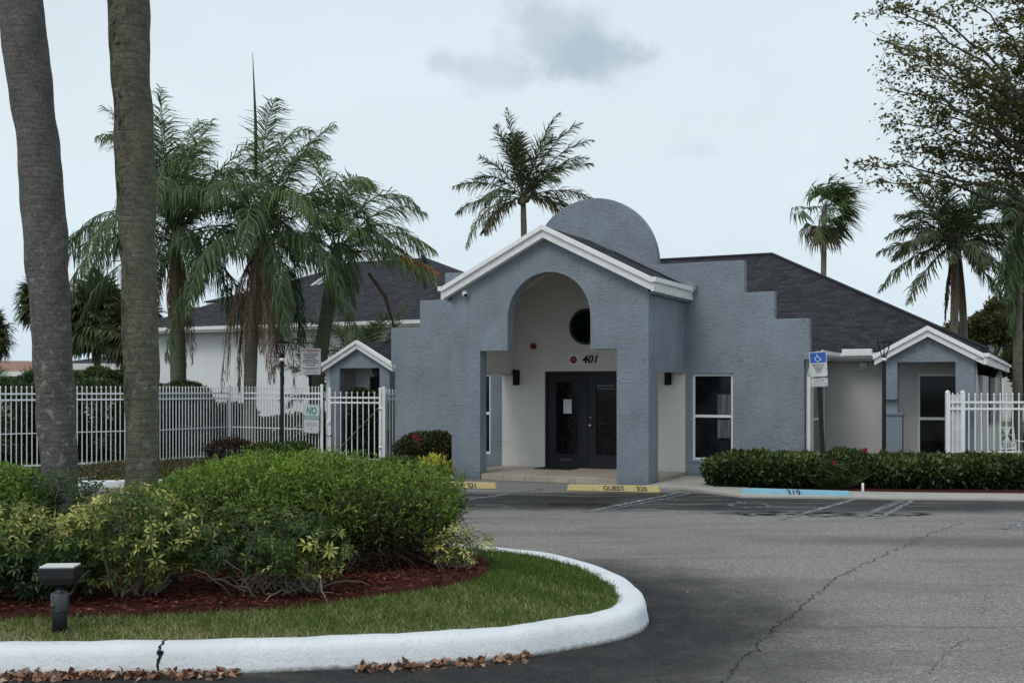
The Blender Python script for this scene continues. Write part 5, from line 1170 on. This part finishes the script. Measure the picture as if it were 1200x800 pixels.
n = 520; a = rng.random(n) * 6.28; q = rng.random(n); Dq = np.column_stack([np.cos(a) * q, np.sin(a) * q, .9 - .5 * q]); leaf_mesh('leaf_blades', np.column_stack([rng.normal(size=(n, 2)) * .12, np.zeros(n)]), Dq, .42 + .25 * rng.random(n), .022, .4 + .2 * rng.normal(size=n), HEDGE3, st_)
n = 520; s = rng.normal(size=(n, 3)) * np.array([.2, .16, .09]) + np.array([0, 0, .38]); leaf_mesh('leaf_blades', s, np.column_stack([rng.normal(size=(n, 2)), -.5 + .6 * rng.random(n)]), .30, .020, .35 + .2 * rng.normal(size=n), HEDGE3, st_)
rs = plant('rose_bush', 'loose pale green bush with a red bloom in the middle of the hedge row', 'shrub', (6.18, 20.4, 0))
leafy('foliage', [((0, 0, .40), (.42, .34, .33))], 5200, .075, .04, HEDGE3, rs, depth=.5, zmin=.05, amp=.2, rb=.6, rv=.5, jit=.8)
def bloom(parent, loc, r=.045, n=60):
    d = nrm(rng.normal(size=(n, 3)) + np.array([0, -.3, .3])); leaf_mesh('flower', np.array(loc) + d * r * .25, d, r, r * .9, rng.random(n), PETAL, parent)
bloom(rs, (.25, -.20, .70), .042, 40); bloom(st_, (-.05, -.38, .50), .036, 36)
# bushes left of the portico
s1 = plant('shrub', 'rounded dark shrub with red flowers against the blue wall left of the portico', 'shrub', (-1.82, 23.0, 0))
leafy('foliage', [((0, 0, .48), (.58, .48, .42)), ((.28, .0, .55), (.32, .35, .36))], 15000, .07, .035, leafmat('reddish_green', [(0, (.022, .026, .012)), (.5, (.05, .062, .02)), (1, (.13, .10, .04))], .4, .2), s1, depth=.45, zmin=.04, rb=.45, rv=.45, topgain=.35, amp=.13)
bloom(s1, (-.16, -.30, .84), .045, 50); bloom(s1, (-.11, -.36, .76), .036, 40)
twigs('stems', 24, tw(0, 0, .5, .4, .6), TWIG, s1)
s2 = plant('croton', 'small croton with bright yellow leaves in front of the left portico column', 'shrub', (-1.48, 21.95, 0))
leafy('foliage', [((0, 0, .24), (.32, .24, .22)), ((-.2, 0, .15), (.25, .2, .12))], 420, .16, .05, CROTON, s2, depth=.9, zmin=.02, rb=.35, rv=.9, topgain=.6, up=1, amp=.3)
s3 = plant('low_green_shrub', 'low leafy green shrub in front of the red-flowered bush', 'shrub', (-2.15, 22.2, 0)); leafy('foliage', [((0, 0, .22), (.5, .35, .22))], 4200, .08, .035, HEDGE3, s3, depth=.5, zmin=.02, rb=.6, rv=.4)

# behind and before the left fence
def bush(name, label, x, y, rx, ry, h, n, L, Wd, mat, rb=.45, cat='shrub', **kw):
    t = plant(name, label, cat, (x, y, 0)); leafy('foliage', [((0, 0, h * .5), (rx, ry, h * .5))], n, L, Wd, mat, t, depth=.4, zmin=.03, rb=rb, rv=.4, **kw); twigs('stems', 14, tw(0, 0, rx * .8, ry * .8, h * .7), TWIG, t); return t
hb = plant('hedge', 'tall dark ficus hedge pressed behind the left picket fence', 'hedge')
bl = []
for i in range(9):
    u = i / 8; x = -14.6 + 6.9 * u - .75; y = 22.4 + 5.7 * u + .62; bl.append(((x, y, .98 + .04 * math.sin(i * 2.3)), (.72, .62, 1.02)))
leafy('foliage', bl, 60000, .10, .045, HEDGE2, hb, depth=.3, zmin=.03, rb=.36, rv=.4, topgain=.5, power=3, amp=.08, clump=.2)
bush('hedge', 'clipped olive hedge below the white wall, right of the middle queen palm', -5.9, 31.2, 1.75, .55, 1.08, 15000, .09, .04, HEDGE3, .55, 'hedge', topgain=.4)
bush('shrub', 'leafy dark shrub behind the fence next to the queen palm trunks', -8.6, 29.3, .65, .6, 1.9, 6500, .14, .05, HEDGE2, .42)
bush('shrub', 'broad dark green shrub inside the fence corner', -7.7, 30.2, .8, .6, 1.35, 6500, .13, .05, HEDGE2, .45)
bush('ivy_hedge', 'dark upright hedge growing behind the white gate', -3.62, 27.75, .48, .35, 1.78, 12000, .075, .04, HEDGE2, .25, 'hedge', power=4)
bush('burgundy_shrub', 'low burgundy shrub at the foot of the picket fence corner', -6.55, 26.0, .52, .45, .66, 3400, .09, .03, BURG, .4, amp=.35)
bush('shrub', 'small green shrub right of the burgundy shrub, before the fence', -5.35, 24.6, .50, .4, .62, 3800, .08, .035, HEDGE3, .65)
bush('shrub', 'small green shrub at the foot of the left lantern post', -5.05, 25.9, .45, .4, .58, 3000, .08, .035, HEDGE3, .6)
gc = plant('groundcover', None, None, (0, 0, 0)); 
bpy.data.objects.remove(gc)
P_, N_, T_ = shell_points((-7.2, 22.6, .02), (1.6, 2.3, .28), 15000, .4, .03, 3, .25, 3)
tag(leaf_mesh('groundcover', P_, N_ * .5 + rng.normal(size=(len(P_), 3)) * .7 + np.array([0, 0, .6]), .085, .03, .42 + .25 * rng.normal(size=len(P_)) + .3 * vnoise(P_, 2, 8), DRYG), kind='stuff')
P_ = np.column_stack([rng.uniform(-16, -3.4, 22000), rng.uniform(20.6, 29.5, 22000), np.full(22000, .03)])
P_ = P_[(P_[:, 1] > 21.8) | (P_[:, 0] > -8.0)]; P_ = P_[(P_[:, 1] > 20.9 + (P_[:, 0] + 8) * .2)]
tag(leaf_mesh('verge_grass', P_, np.column_stack([rng.normal(size=(len(P_), 2)) * .6, np.ones(len(P_))]), .08 + .06 * rng.random(len(P_)), .02, .3 + .3 * vnoise(P_, 1.2, 9) + .15 * rng.normal(size=len(P_)), GRASS, tri=True), kind='stuff')

# ------------------------------------------------------------------ palms
def px_path(pts, Z, base):
    return [tuple(np.array(at(x, y, Z)) - np.array(base)) for x, y in pts]
def big_trunk(label, pts, Z, z0, mat, seed, top):
    bx, by, _ = at(pts[0][0], 600, Z); t = plant('palm_tree', label, 'palm tree', (bx, by, z0), 'tall palms on the island')
    P = []; Rr = []
    for x, y, w in pts: q = at(x, y, Z); P.append((q[0] - bx, q[1] - by, q[2] - z0)); Rr.append(w / 2 * Z / FOC)
    P[0] = (P[0][0], P[0][1], -.08); d = Vector(P[-1]) - Vector(P[-2]); q = Vector(P[-1]) + d.normalized() * ((top - P[-1][2]) / d.normalized().z); P.append(tuple(q)); Rr.append(Rr[-1] * .85)
    trunk('trunk', P, Rr, mat, t, 40, 420, .008, .10, seed, .09)
    fr_ = Fronds()
    for i in range(13):
        az = i * 2.4; el = R(68 - i * 5.0); fr_.frond((q.x, q.y, q.z), az, el, 3.3, 1.3, 34, .7, .045, .5, (.1, 0, 0), tone=.5, rr=.03)
    fr_.build('crown', QUEEN, BARK_Q2, t); return t
big_trunk('thick grey palm trunk leaning left at the left edge of the island', [(73, 628, 38), (71, 575, 39), (65.5, 480, 42), (59.5, 375, 46), (52.5, 270, 47), (44, 165, 49), (30, 60, 49), (25, 0, 47), (18, -60, 46)], 12.3, .15, BARK_A, 1, 10.8)
big_trunk('straight mossy palm trunk rising behind the schefflera on the island', [(166, 635, 42), (166, 590, 40), (166.3, 480, 37), (164, 375, 41), (161, 270, 42), (157.5, 165, 44), (152, 60, 46.5), (150.5, 0, 46), (149, -60, 45)], 12.0, .15, BARK_B, 2, 10.6)

def queen_palm(label, tr, Z, tw_, crown_px, L, n, mat=BARK_Q, wind=(.25, 0, 0), dead=6, seed=0, extra=None, ll=.74, deadL=2.4, drop_el=92):
    random.seed(seed); bx, by, _ = at(tr[0][0], 500, Z); t = plant('queen_palm', label, 'palm tree', (bx, by, 0), 'queen palms behind the left fence')
    cx, cy, cz = at(crown_px[0], crown_px[1], Z)
    P = [(0, 0, -.05)] + [tuple(np.array(at(x, y, Z)) - np.array((bx, by, 0))) for x, y in tr[1:]] + [(cx - bx, cy - by, cz)]
    r = tw_ / 2 * Z / FOC; trunk('trunk', P, [r * 1.15] + [r] * (len(P) - 2) + [r * .75], mat, t, 16, 120, .03, .16, seed, .02)
    fr_ = Fronds(); c = (cx - bx, 0, cz)
    for i in range(n):
        q = i / n; az = i * 2.39996 + seed; el = R(82 - drop_el * q + random.uniform(-7, 7)); Lq = L * random.uniform(.85, 1.1) * (.9 + .15 * q)
        fr_.frond((c[0] + math.cos(az) * .08, math.sin(az) * .08, c[2] + .35 * (1 - q)), az, el, Lq, 2.2 + .6 * q, 84, ll, .032, 1.25, wind, .10, tone=.62 - .25 * q + random.gauss(0, .06), stiff=.8, rr=.024)
    if extra:
        for (az, el, Lq, dr, tone) in extra: fr_.frond(c, R(az), R(el), Lq, dr, 84, ll, .032, 1.2, wind, .10, tone=tone, stiff=.8)
    fr_.build('crown', QUEEN, BARK_Q2, t)
    if dead:
        fd = Fronds()
        for i in range(dead):
            az = i * 1.9 + seed * 2; fd.frond((c[0] + .1 * math.cos(az), .1 * math.sin(az) - .05, c[2] - .15), az, R(-60 + random.uniform(-15, 12)), deadL * random.uniform(.6, 1.1), 2.6, 46, .44, .022, 1.6, (.02, 0, 0), .1, tone=.5, stiff=.25, rr=.018)
        fd.build('dead_fronds', DEADF, BOOT, t)
    return t, c
queen_palm('queen palm at the left of the row, its crown half behind the mossy trunk', [(208, 500), (209, 455), (208, 400)], 30.0, 18, (205, 285), 4.0, 21, BARK_Q2, (.22, 0, 0), 7, 3, [(175, 20, 3.6, 1.2, .5), (178, 35, 3.6, 1.6, .5), (80, 74, 4.2, .9, .6), (165, 84, 4.3, 1.0, .6), (175, 74, 4.3, 1.3, .55), (200, 80, 4.2, 1.5, .5), (90, 80, 4.0, 1.4, .5), (270, 72, 3.8, 1.4, .55), (110, 70, 3.8, 1.3, .5), (10, 66, 4.4, 1.1, .6), (185, -10, 3.4, 1.4, .4), (20, 62, 4.2, 1.0, .6)], deadL=3.2)
qb, cb = queen_palm('middle queen palm of the row, with a tall spear leaf and shaggy dead fronds', [(292, 500), (293, 455), (296, 380)], 29.0, 15, (305, 285), 3.9, 25, BARK_Q, (.22, 0, 0), 16, 5, [(60, 72, 3.9, 1.2, .7), (0, 55, 3.6, 1.3, .7), (15, 72, 3.8, .9, .75), (180, 50, 3.4, 1.6, .55)], deadL=3.6)
mb = MB(); p0 = np.array(at(300, 210, 29.0)) - np.array(qb.location); p1 = np.array(at(296, 62, 29.0)) - np.array(qb.location); mb.tube([tuple(p0), tuple(p0 * .55 + p1 * .45 + np.array([.03, 0, 0])), tuple(p1)], [.05, .045, .006], 6); mb.build('spear_leaf', QUEEN, qb, True)
qc, cc_ = queen_palm('queen palm blown to the right, with one orange dying frond', [(368, 520), (371, 455), (378, 400), (386, 350)], 32.0, 17, (395, 300), 3.6, 15, BARK_Q2, (.45, 0, 0), 4, 9, [(0, 40, 3.2, 1.6, .8), (-10, 15, 3.2, 1.3, .8), (5, 60, 3.2, 1.6, .8)], deadL=2.0, drop_el=62)
fo_ = Fronds(); fo_.frond((cc_[0] + .1, -.1, cc_[2] + .1), R(-6), R(6), 3.1, .8, 60, .46, .034, .9, (.4, 0, 0), .25, tone=.5, stiff=.5); fo_.build('orange_frond', ORANGEF, BOOT, qc)
mb = MB(); q0 = np.array(at(432, 320, 31.8)) - np.array(qc.location); q1 = np.array(at(462, 384, 31.8)) - np.array(qc.location); mb.tube([tuple(q0), tuple((q0 + q1) / 2 + np.array([.12, 0, .1])), tuple(q1)], [.05, .06, .03], 6); mb.build('dead_sheath', BOOT, qc, True)

def coconut(label, tr, Z, tw_, crown_px, L, fr_list, seed, mat=COCO, droop=1.5, nuts=True, boots=False, n=18, ll=.60, group='coconut palms behind the clubhouse', wind=(.2, 0, 0)):
    random.seed(seed); bx, by, _ = at(tr[0][0], 455, Z); t = plant('coconut_palm', label, 'palm tree', (bx, by, 0), group)
    cx, cy, cz = at(crown_px[0], crown_px[1], Z); P = [(0, 0, -.05)] + [tuple(np.array(at(x, y, Z)) - np.array((bx, by, 0))) for x, y in tr[1:]] + [(cx - bx, cy - by, cz)]
    r = tw_ / 2 * Z / FOC; trunk('trunk', P, [r * 1.3] + [r] * (len(P) - 2) + [r * .8], BARK_Q, t, 12, 80, .03, .2, seed, .03)
    fr_ = Fronds(); c = (cx - bx, 0, cz)
    for (az, el, Lq, dr, tone) in fr_list: fr_.frond(c, R(az), R(el), Lq, dr, 58, ll, .045, .55, wind, .16, tone=tone, stiff=1.0, rr=.03)
    for i in range(n):
        az = i * 2.4 + seed; q = i / n; fr_.frond(c, az, R(74 - 78 * q + random.uniform(-10, 10)), L * random.uniform(.8, 1.05), droop, 64, ll, .045, .55, wind, .16, tone=.5 - .15 * q + random.gauss(0, .08), stiff=1.0, rr=.03)
    fr_.build('crown', mat, BARK_Q2, t)
    if nuts:
        for i in range(7):
            a = i * 2.2; mb = MB(); mb.lathe([(.02, -.13), (.09, -.10), (.12, 0), (.09, .10), (.02, .13)], 10, (c[0] + math.cos(a) * .15, math.sin(a) * .15, c[2] - .06 - .07 * (i % 3))); mb.build('coconut', paint('nut_brown', (.12, .10, .04), .6), t, True)
    if boots:
        fd = Fronds()
        for i in range(9): fd.frond((c[0], 0, c[2] - .15), i * 2.1, R(-72), 2.3 * random.uniform(.7, 1.1), 2.2, 34, .22, .03, 1.6, (0, 0, 0), .1, tone=.4, stiff=.2, rr=.05)
        fd.build('dead_fronds', DEADF, BOOT, t)
    return t
coconut('coconut palm standing behind the portico roof, left of the half-round crest', [(611, 455), (612, 330), (614, 290)], 44.0, 7.5, (613, 232), 2.7,
        [(172, 32, 3.0, .9, .6), (180, 8, 2.8, .8, .6), (188, 0, 3.3, 2.1, .75), (5, 22, 2.9, .9, .5), (-8, -2, 2.6, .7, .6), (175, 80, 3.6, .5, .5), (200, 72, 3.0, .7, .5), (0, 76, 3.7, .8, .5), (350, 66, 3.8, .9, .5), (8, 58, 3.8, .9, .5), (20, 50, 3.4, .8, .5), (300, 60, 3.0, .9, .45), (250, 60, 3.0, .9, .5), (160, 58, 2.6, .9, .45), (2, 45, 3.2, .8, .5), (195, -10, 2.2, 1.6, .85), (-20, 5, 1.9, 1.4, .85)], 2, n=9, droop=1.2, ll=.62)
coconut('coconut palm with brown hanging boots behind the right gabled bay', [(1117, 455), (1118, 400), (1119, 340)], 34.0, 9.5, (1119, 283), 2.6,
        [(176, 5, 2.4, .5, .5), (183, -12, 2.9, .9, .55), (195, -35, 2.6, .7, .6), (0, 8, 2.5, .7, .5), (-5, -20, 2.5, 1.2, .5), (5, 30, 2.4, .8, .5), (150, 60, 2.2, .7, .4), (175, 40, 2.0, .7, .4), (-15, -45, 2.3, .6, .5)], 4, n=20, droop=1.2, boots=True, ll=.5)
mb = MB(); bx, by, _ = at(1130, 455, 35.0); t = plant('palm_tree', 'slim bare palm trunk standing just right of the booted coconut palm', 'palm tree', (bx, by, 0)); trunk('trunk', [(0, 0, 0), tuple(np.array(at(1129, 380, 35)) - np.array((bx, by, 0))), tuple(np.array(at(1122, 290, 35)) - np.array((bx, by, 0)))], [.13, .12, .10], BARK_Q, t, 12, 60, .02, .2, 3, .02)
fr_ = Fronds(); c = tuple(np.array(at(1122, 290, 35)) - np.array((bx, by, 0)))
for i in range(9): fr_.frond(c, i * 2.4, R(75 - i * 9), 2.4, 1.2, 40, .5, .04, .6, (.2, 0, 0), tone=.4)
fr_.build('crown', COCO, BARK_Q2, t)

WFAN = leafmat('washingtonia_leaves', [(0, (.03, .055, .02)), (.5, (.075, .12, .04)), (1, (.17, .21, .08))], .5, .25)
def fan_palm(label, px, py, Z, rpx, n, tw_, base_y=455, skirt=0, wind=0.0, seed=0, tpx=None, tone=.45, group=None, name='fan_palm'):
    random.seed(seed); bx, by, _ = at(tpx or px, 455, Z); t = plant(name, label, 'palm tree', (bx, by, 0), group); cx, cy, cz = at(px, py, Z); r = rpx * Z / FOC
    trunk('trunk', [(0, 0, -.05), ((cx - bx) * .6, 0, cz * .6), (cx - bx, 0, cz)], [tw_ / 2 * Z / FOC * 1.2, tw_ / 2 * Z / FOC, tw_ / 2 * Z / FOC], BARK_Q, t, 12, 60, .03, .12, seed, .03)
    lv = []
    for i in range(n):
        q = (i + .5) / n; az = i * 2.39996; el = R(85 - 140 * q); d = (math.cos(az) * math.cos(el) + wind, math.sin(az) * math.cos(el), math.sin(el)); lv.append(((cx - bx, 0, cz), d, r * .45 * random.uniform(.8, 1.15), r * .55 * random.uniform(.85, 1.1), .5 + .6 * q, tone - .2 * q + random.gauss(0, .1)))
    fan_leaves('crown', lv, FAN if not wind else WFAN, t, BARK_Q2, wind)
    if skirt:
        lv = []
        for i in range(skirt): az = i * 2.4; lv.append(((cx - bx, 0, cz - .1), (math.cos(az) * .45, math.sin(az) * .45, -.9), r * .35, r * .6, 1.4, .5))
        fan_leaves('dead_fronds', lv, DEADF, t, BOOT)
    return t
fan_palm('wind-blown fan palm rising alone above the ridge of the clubhouse roof', 966, 243, 46.0, 50, 30, 6.5, wind=.5, seed=3, tpx=963, skirt=3, tone=.6)
fan_palm('cabbage palm just left of the mossy trunk with a brown skirt', 114, 368, 50.0, 58, 110, 8, seed=5, tone=.5, group='cabbage palms beyond the left fence')
fan_palm('cabbage palm half hidden by the mossy trunk, lowest of the group', 158, 383, 47.0, 50, 95, 8, seed=6, skirt=22, tone=.4, group='cabbage palms beyond the left fence')
fan_palm('cabbage palm half hidden behind the leaning grey trunk', 46, 352, 52.0, 38, 80, 7, seed=7, tone=.4, group='cabbage palms beyond the left fence')
fan_palm('cabbage palm cut by the left edge of the picture', -14, 388, 48.0, 38, 80, 8, seed=8, tone=.4, group='cabbage palms beyond the left fence')

def cluster_palm(label, px, Z, h_px, n, L, seed, mat, tone=.7):
    random.seed(seed); bx, by, _ = at(px, 455, Z); t = plant('areca_palm', label, 'palm tree', (bx, by, 0)); fr_ = Fronds(); mb = MB(); zt_ = EYE - (h_px - HOR) * Z / FOC
    for i in range(n):
        a = i * 2.4; x, y = math.cos(a) * .35, math.sin(a) * .35; hh = (zt_ - L * .55) * random.uniform(.6, 1)
        if i % 3 == 0: mb.tube([(x, y, 0), (x * 1.5, y * 1.5, hh)], [.04, .03], 6)
        fr_.frond((x * 1.4, y * 1.4, hh), a, R(random.uniform(25, 80)), L * random.uniform(.8, 1.1), 1.3, 38, .36, .03, .35, (.1, 0, 0), .15, tone=tone + random.gauss(0, .1), stiff=1, rr=.014)
    fr_.build('crown', mat, BARK_Q2, t); mb.build('stems', BARK_Q2, t, True); return t
ARECA = leafmat('areca_leaflets', [(0, (.03, .06, .015)), (.5, (.08, .13, .03)), (1, (.20, .25, .07))], .45, .25)
cluster_palm('feathery light green palm behind the roof of the left gabled porch', 432, 33.5, 368, 30, 1.9, 2, ARECA, .65)
cluster_palm('feathery dark palm behind the two warning signs, left of the porch', 385, 34.5, 405, 18, 1.7, 3, ARECA, .35)
cluster_palm('small feathery palm showing in the gap between trunks and far roof', 12, 40.0, 428, 12, 1.3, 4, ARECA, .5)
# palm at the right edge
coconut('slender palm with drooping green fronds at the right edge of the picture', [(1192, 455), (1193, 350), (1195, 250)], 29.6, 9.5, (1204, 236), 1.9, [(180, -62, 2.6, .8, .5), (200, -70, 2.8, .5, .55), (190, -78, 3.6, .3, .6)], 6, mat=QUEEN, n=9, droop=1.9, nuts=False, ll=.55, group=None)

# ------------------------------------------------------------------ broadleaf trees
def limb_tree():
    random.seed(12); Z = 24.0; bx = (1300 - 600) / FOC * Z; t = plant('shade_tree', 'spreading tree with small olive leaves reaching in from the right edge', 'tree', (bx, Z, 0))
    mb = MB(); LV = []; tops = [(1036, 14), (1034, 36), (1062, 28), (1095, 32), (1040, 84), (1048, 108), (1062, 62), (1090, 62), (1066, 128), (1048, 150), (1024, 188), (1060, 200), (1060, 172), (1092, 150), (1110, 110), (1120, 60), (1130, 120), (1140, 36), (1150, 165), (1165, 8), (1180, 40), (1150, 90), (1180, 120), (1195, 80), (1205, 150), (1215, 30), (1230, 110), (1215, 190), (1250, 60), (1260, 160), (1120, 178), (1330, 0), (1370, 80), (1400, 150), (1300, -60), (1350, -80), (1240, -70), (1180, -60)]
    hub = Vector((0, 0, EYE + (455 - 300) * Z / FOC)); mb.tube([(0, 0, -.1), (.08, .02, 1.5), (-.05, 0, 3.2), tuple(hub)], [.24, .20, .17, .14], 10)
    for k_, (x, y) in enumerate(tops):
        e = Vector(at(x, y, Z)) - Vector((bx, Z, 0)); e.y += random.uniform(-1.9, 1.9); h = e - hub
        c1 = hub + Vector((h.x * .30, h.y * .35, h.z * .55 + .25)); c2 = hub + Vector((h.x * .68, h.y * .7, h.z * .90 + .15)); P = []
        for i in range(15):
            q = i / 14; p = hub * (1 - q) ** 3 + c1 * 3 * q * (1 - q) ** 2 + c2 * 3 * q * q * (1 - q) + e * q ** 3; P.append(p + Vector([random.gauss(0, .05) for _ in range(3)]) * (q > .05))
        L = h.length; mb.tube(P, [.012 + .055 * (1 - i / 14) ** 1.3 for i in range(15)], 5, cap=False)
        for i in range(5, 15):
            for rep in range(3):
                if random.random() < (.25 if i < 7 else .0): continue
                p = P[i] if i == 14 else P[i].lerp(P[i + 1], random.random()); dq = (P[i] - P[i - 1]).normalized(); d = (dq * .7 + Vector((random.gauss(0, .6), random.gauss(0, .6), random.gauss(.12, .32)))).normalized()
                pts = curve_pts(p, d, random.uniform(.30, .85), 5, .25, .2); mb.tube(pts, [.009, .008, .006, .005, .004, .002], 3, cap=False)
                dens = 1.1 if x > 1145 else .60
                for q in pts[1:]:
                    for _ in range(int(4.6 * dens * random.choice((0, .3, .6, 1.6, 2.2)))): LV.append(q + Vector((random.gauss(0, .10), random.gauss(0, .10), random.gauss(-.01, .05))))
    mb.build('trunk', BARK_T, t, True); P = np.array([tuple(v) for v in LV]); n = len(P)
    leaf_mesh('crown', P, rng.normal(size=(n, 3)) * np.array([1, 1, .5]), .095 + .05 * rng.random(n), .062, .48 + .28 * rng.normal(size=n) + .12 * vnoise(P, 2, 3), TREE1, t, N=nrm(rng.normal(size=(n, 3)) * .6 + np.array([0, 0, 1.0])))
    return n
limb_tree()
def bushy_tree(label, px, py, Z, rx, rz, n, L, mat, rb=.45, seed=1, name='broadleaf_tree', group=None, lobes=9):
    random.seed(seed); bx, by, cz = at(px, py, Z); k_ = Z / FOC; t = plant(name, label, 'tree', (bx, by, 0), group); X, Zr = rx * k_, rz * k_
    bl = [((random.gauss(0, X * .42), random.gauss(0, X * .35), cz + random.gauss(0, Zr * .40)), (X * random.uniform(.35, .55), X * random.uniform(.35, .5), Zr * random.uniform(.32, .5))) for _ in range(lobes)]
    leafy('crown', bl, n, L, L * .5, mat, t, depth=.7, zmin=.2, rb=rb, rv=.45, amp=.25, topgain=.5, jit=1)
    mb = MB(); mb.tube([(0, 0, 0), (.1, 0, cz * .5), (0, 0, cz)], [.2, .16, .1], 8)
    for b, _ in bl: mb.tube([(0.05, 0, cz * .5), tuple((Vector(b) + Vector((0, 0, cz * .5))) * .5), b], [.09, .06, .02], 5, cap=False)
    mb.build('trunk', BARK_T, t, True); return t
bushy_tree('olive tree behind the right end of the clubhouse roof', 1152, 392, 43, 26, 30, 9000, .16, TREE2, .45, 2)
bushy_tree('brownish tree at the right edge beyond the long side wall', 1190, 385, 38, 30, 42, 11000, .15, TREE2, .55, 4)
bushy_tree('tall green tree behind the coconut palm, cut by the right edge', 1222, 330, 40, 32, 50, 9000, .15, TREE1, .5, 5)
bushy_tree('dark low tree behind the picket fence at the far right', 1205, 440, 33, 26, 30, 9000, .12, TREE1, .2, 6)
bushy_tree('low green tree showing over the hedge between the grey trunks', 118, 446, 42, 38, 14, 7000, .14, HEDGE3, .45, 7)
bushy_tree('low dark green tree at the far left behind the picket fence', 25, 452, 40, 45, 16, 8000, .14, HEDGE3, .3, 8)
bushy_tree('small tree top above the white building roof left of the palms', 225, 372, 62, 16, 12, 2500, .2, HEDGE3, .4, 9)
print('faces', sum(len(o.data.polygons) for o in bpy.data.objects if o.type == 'MESH'))
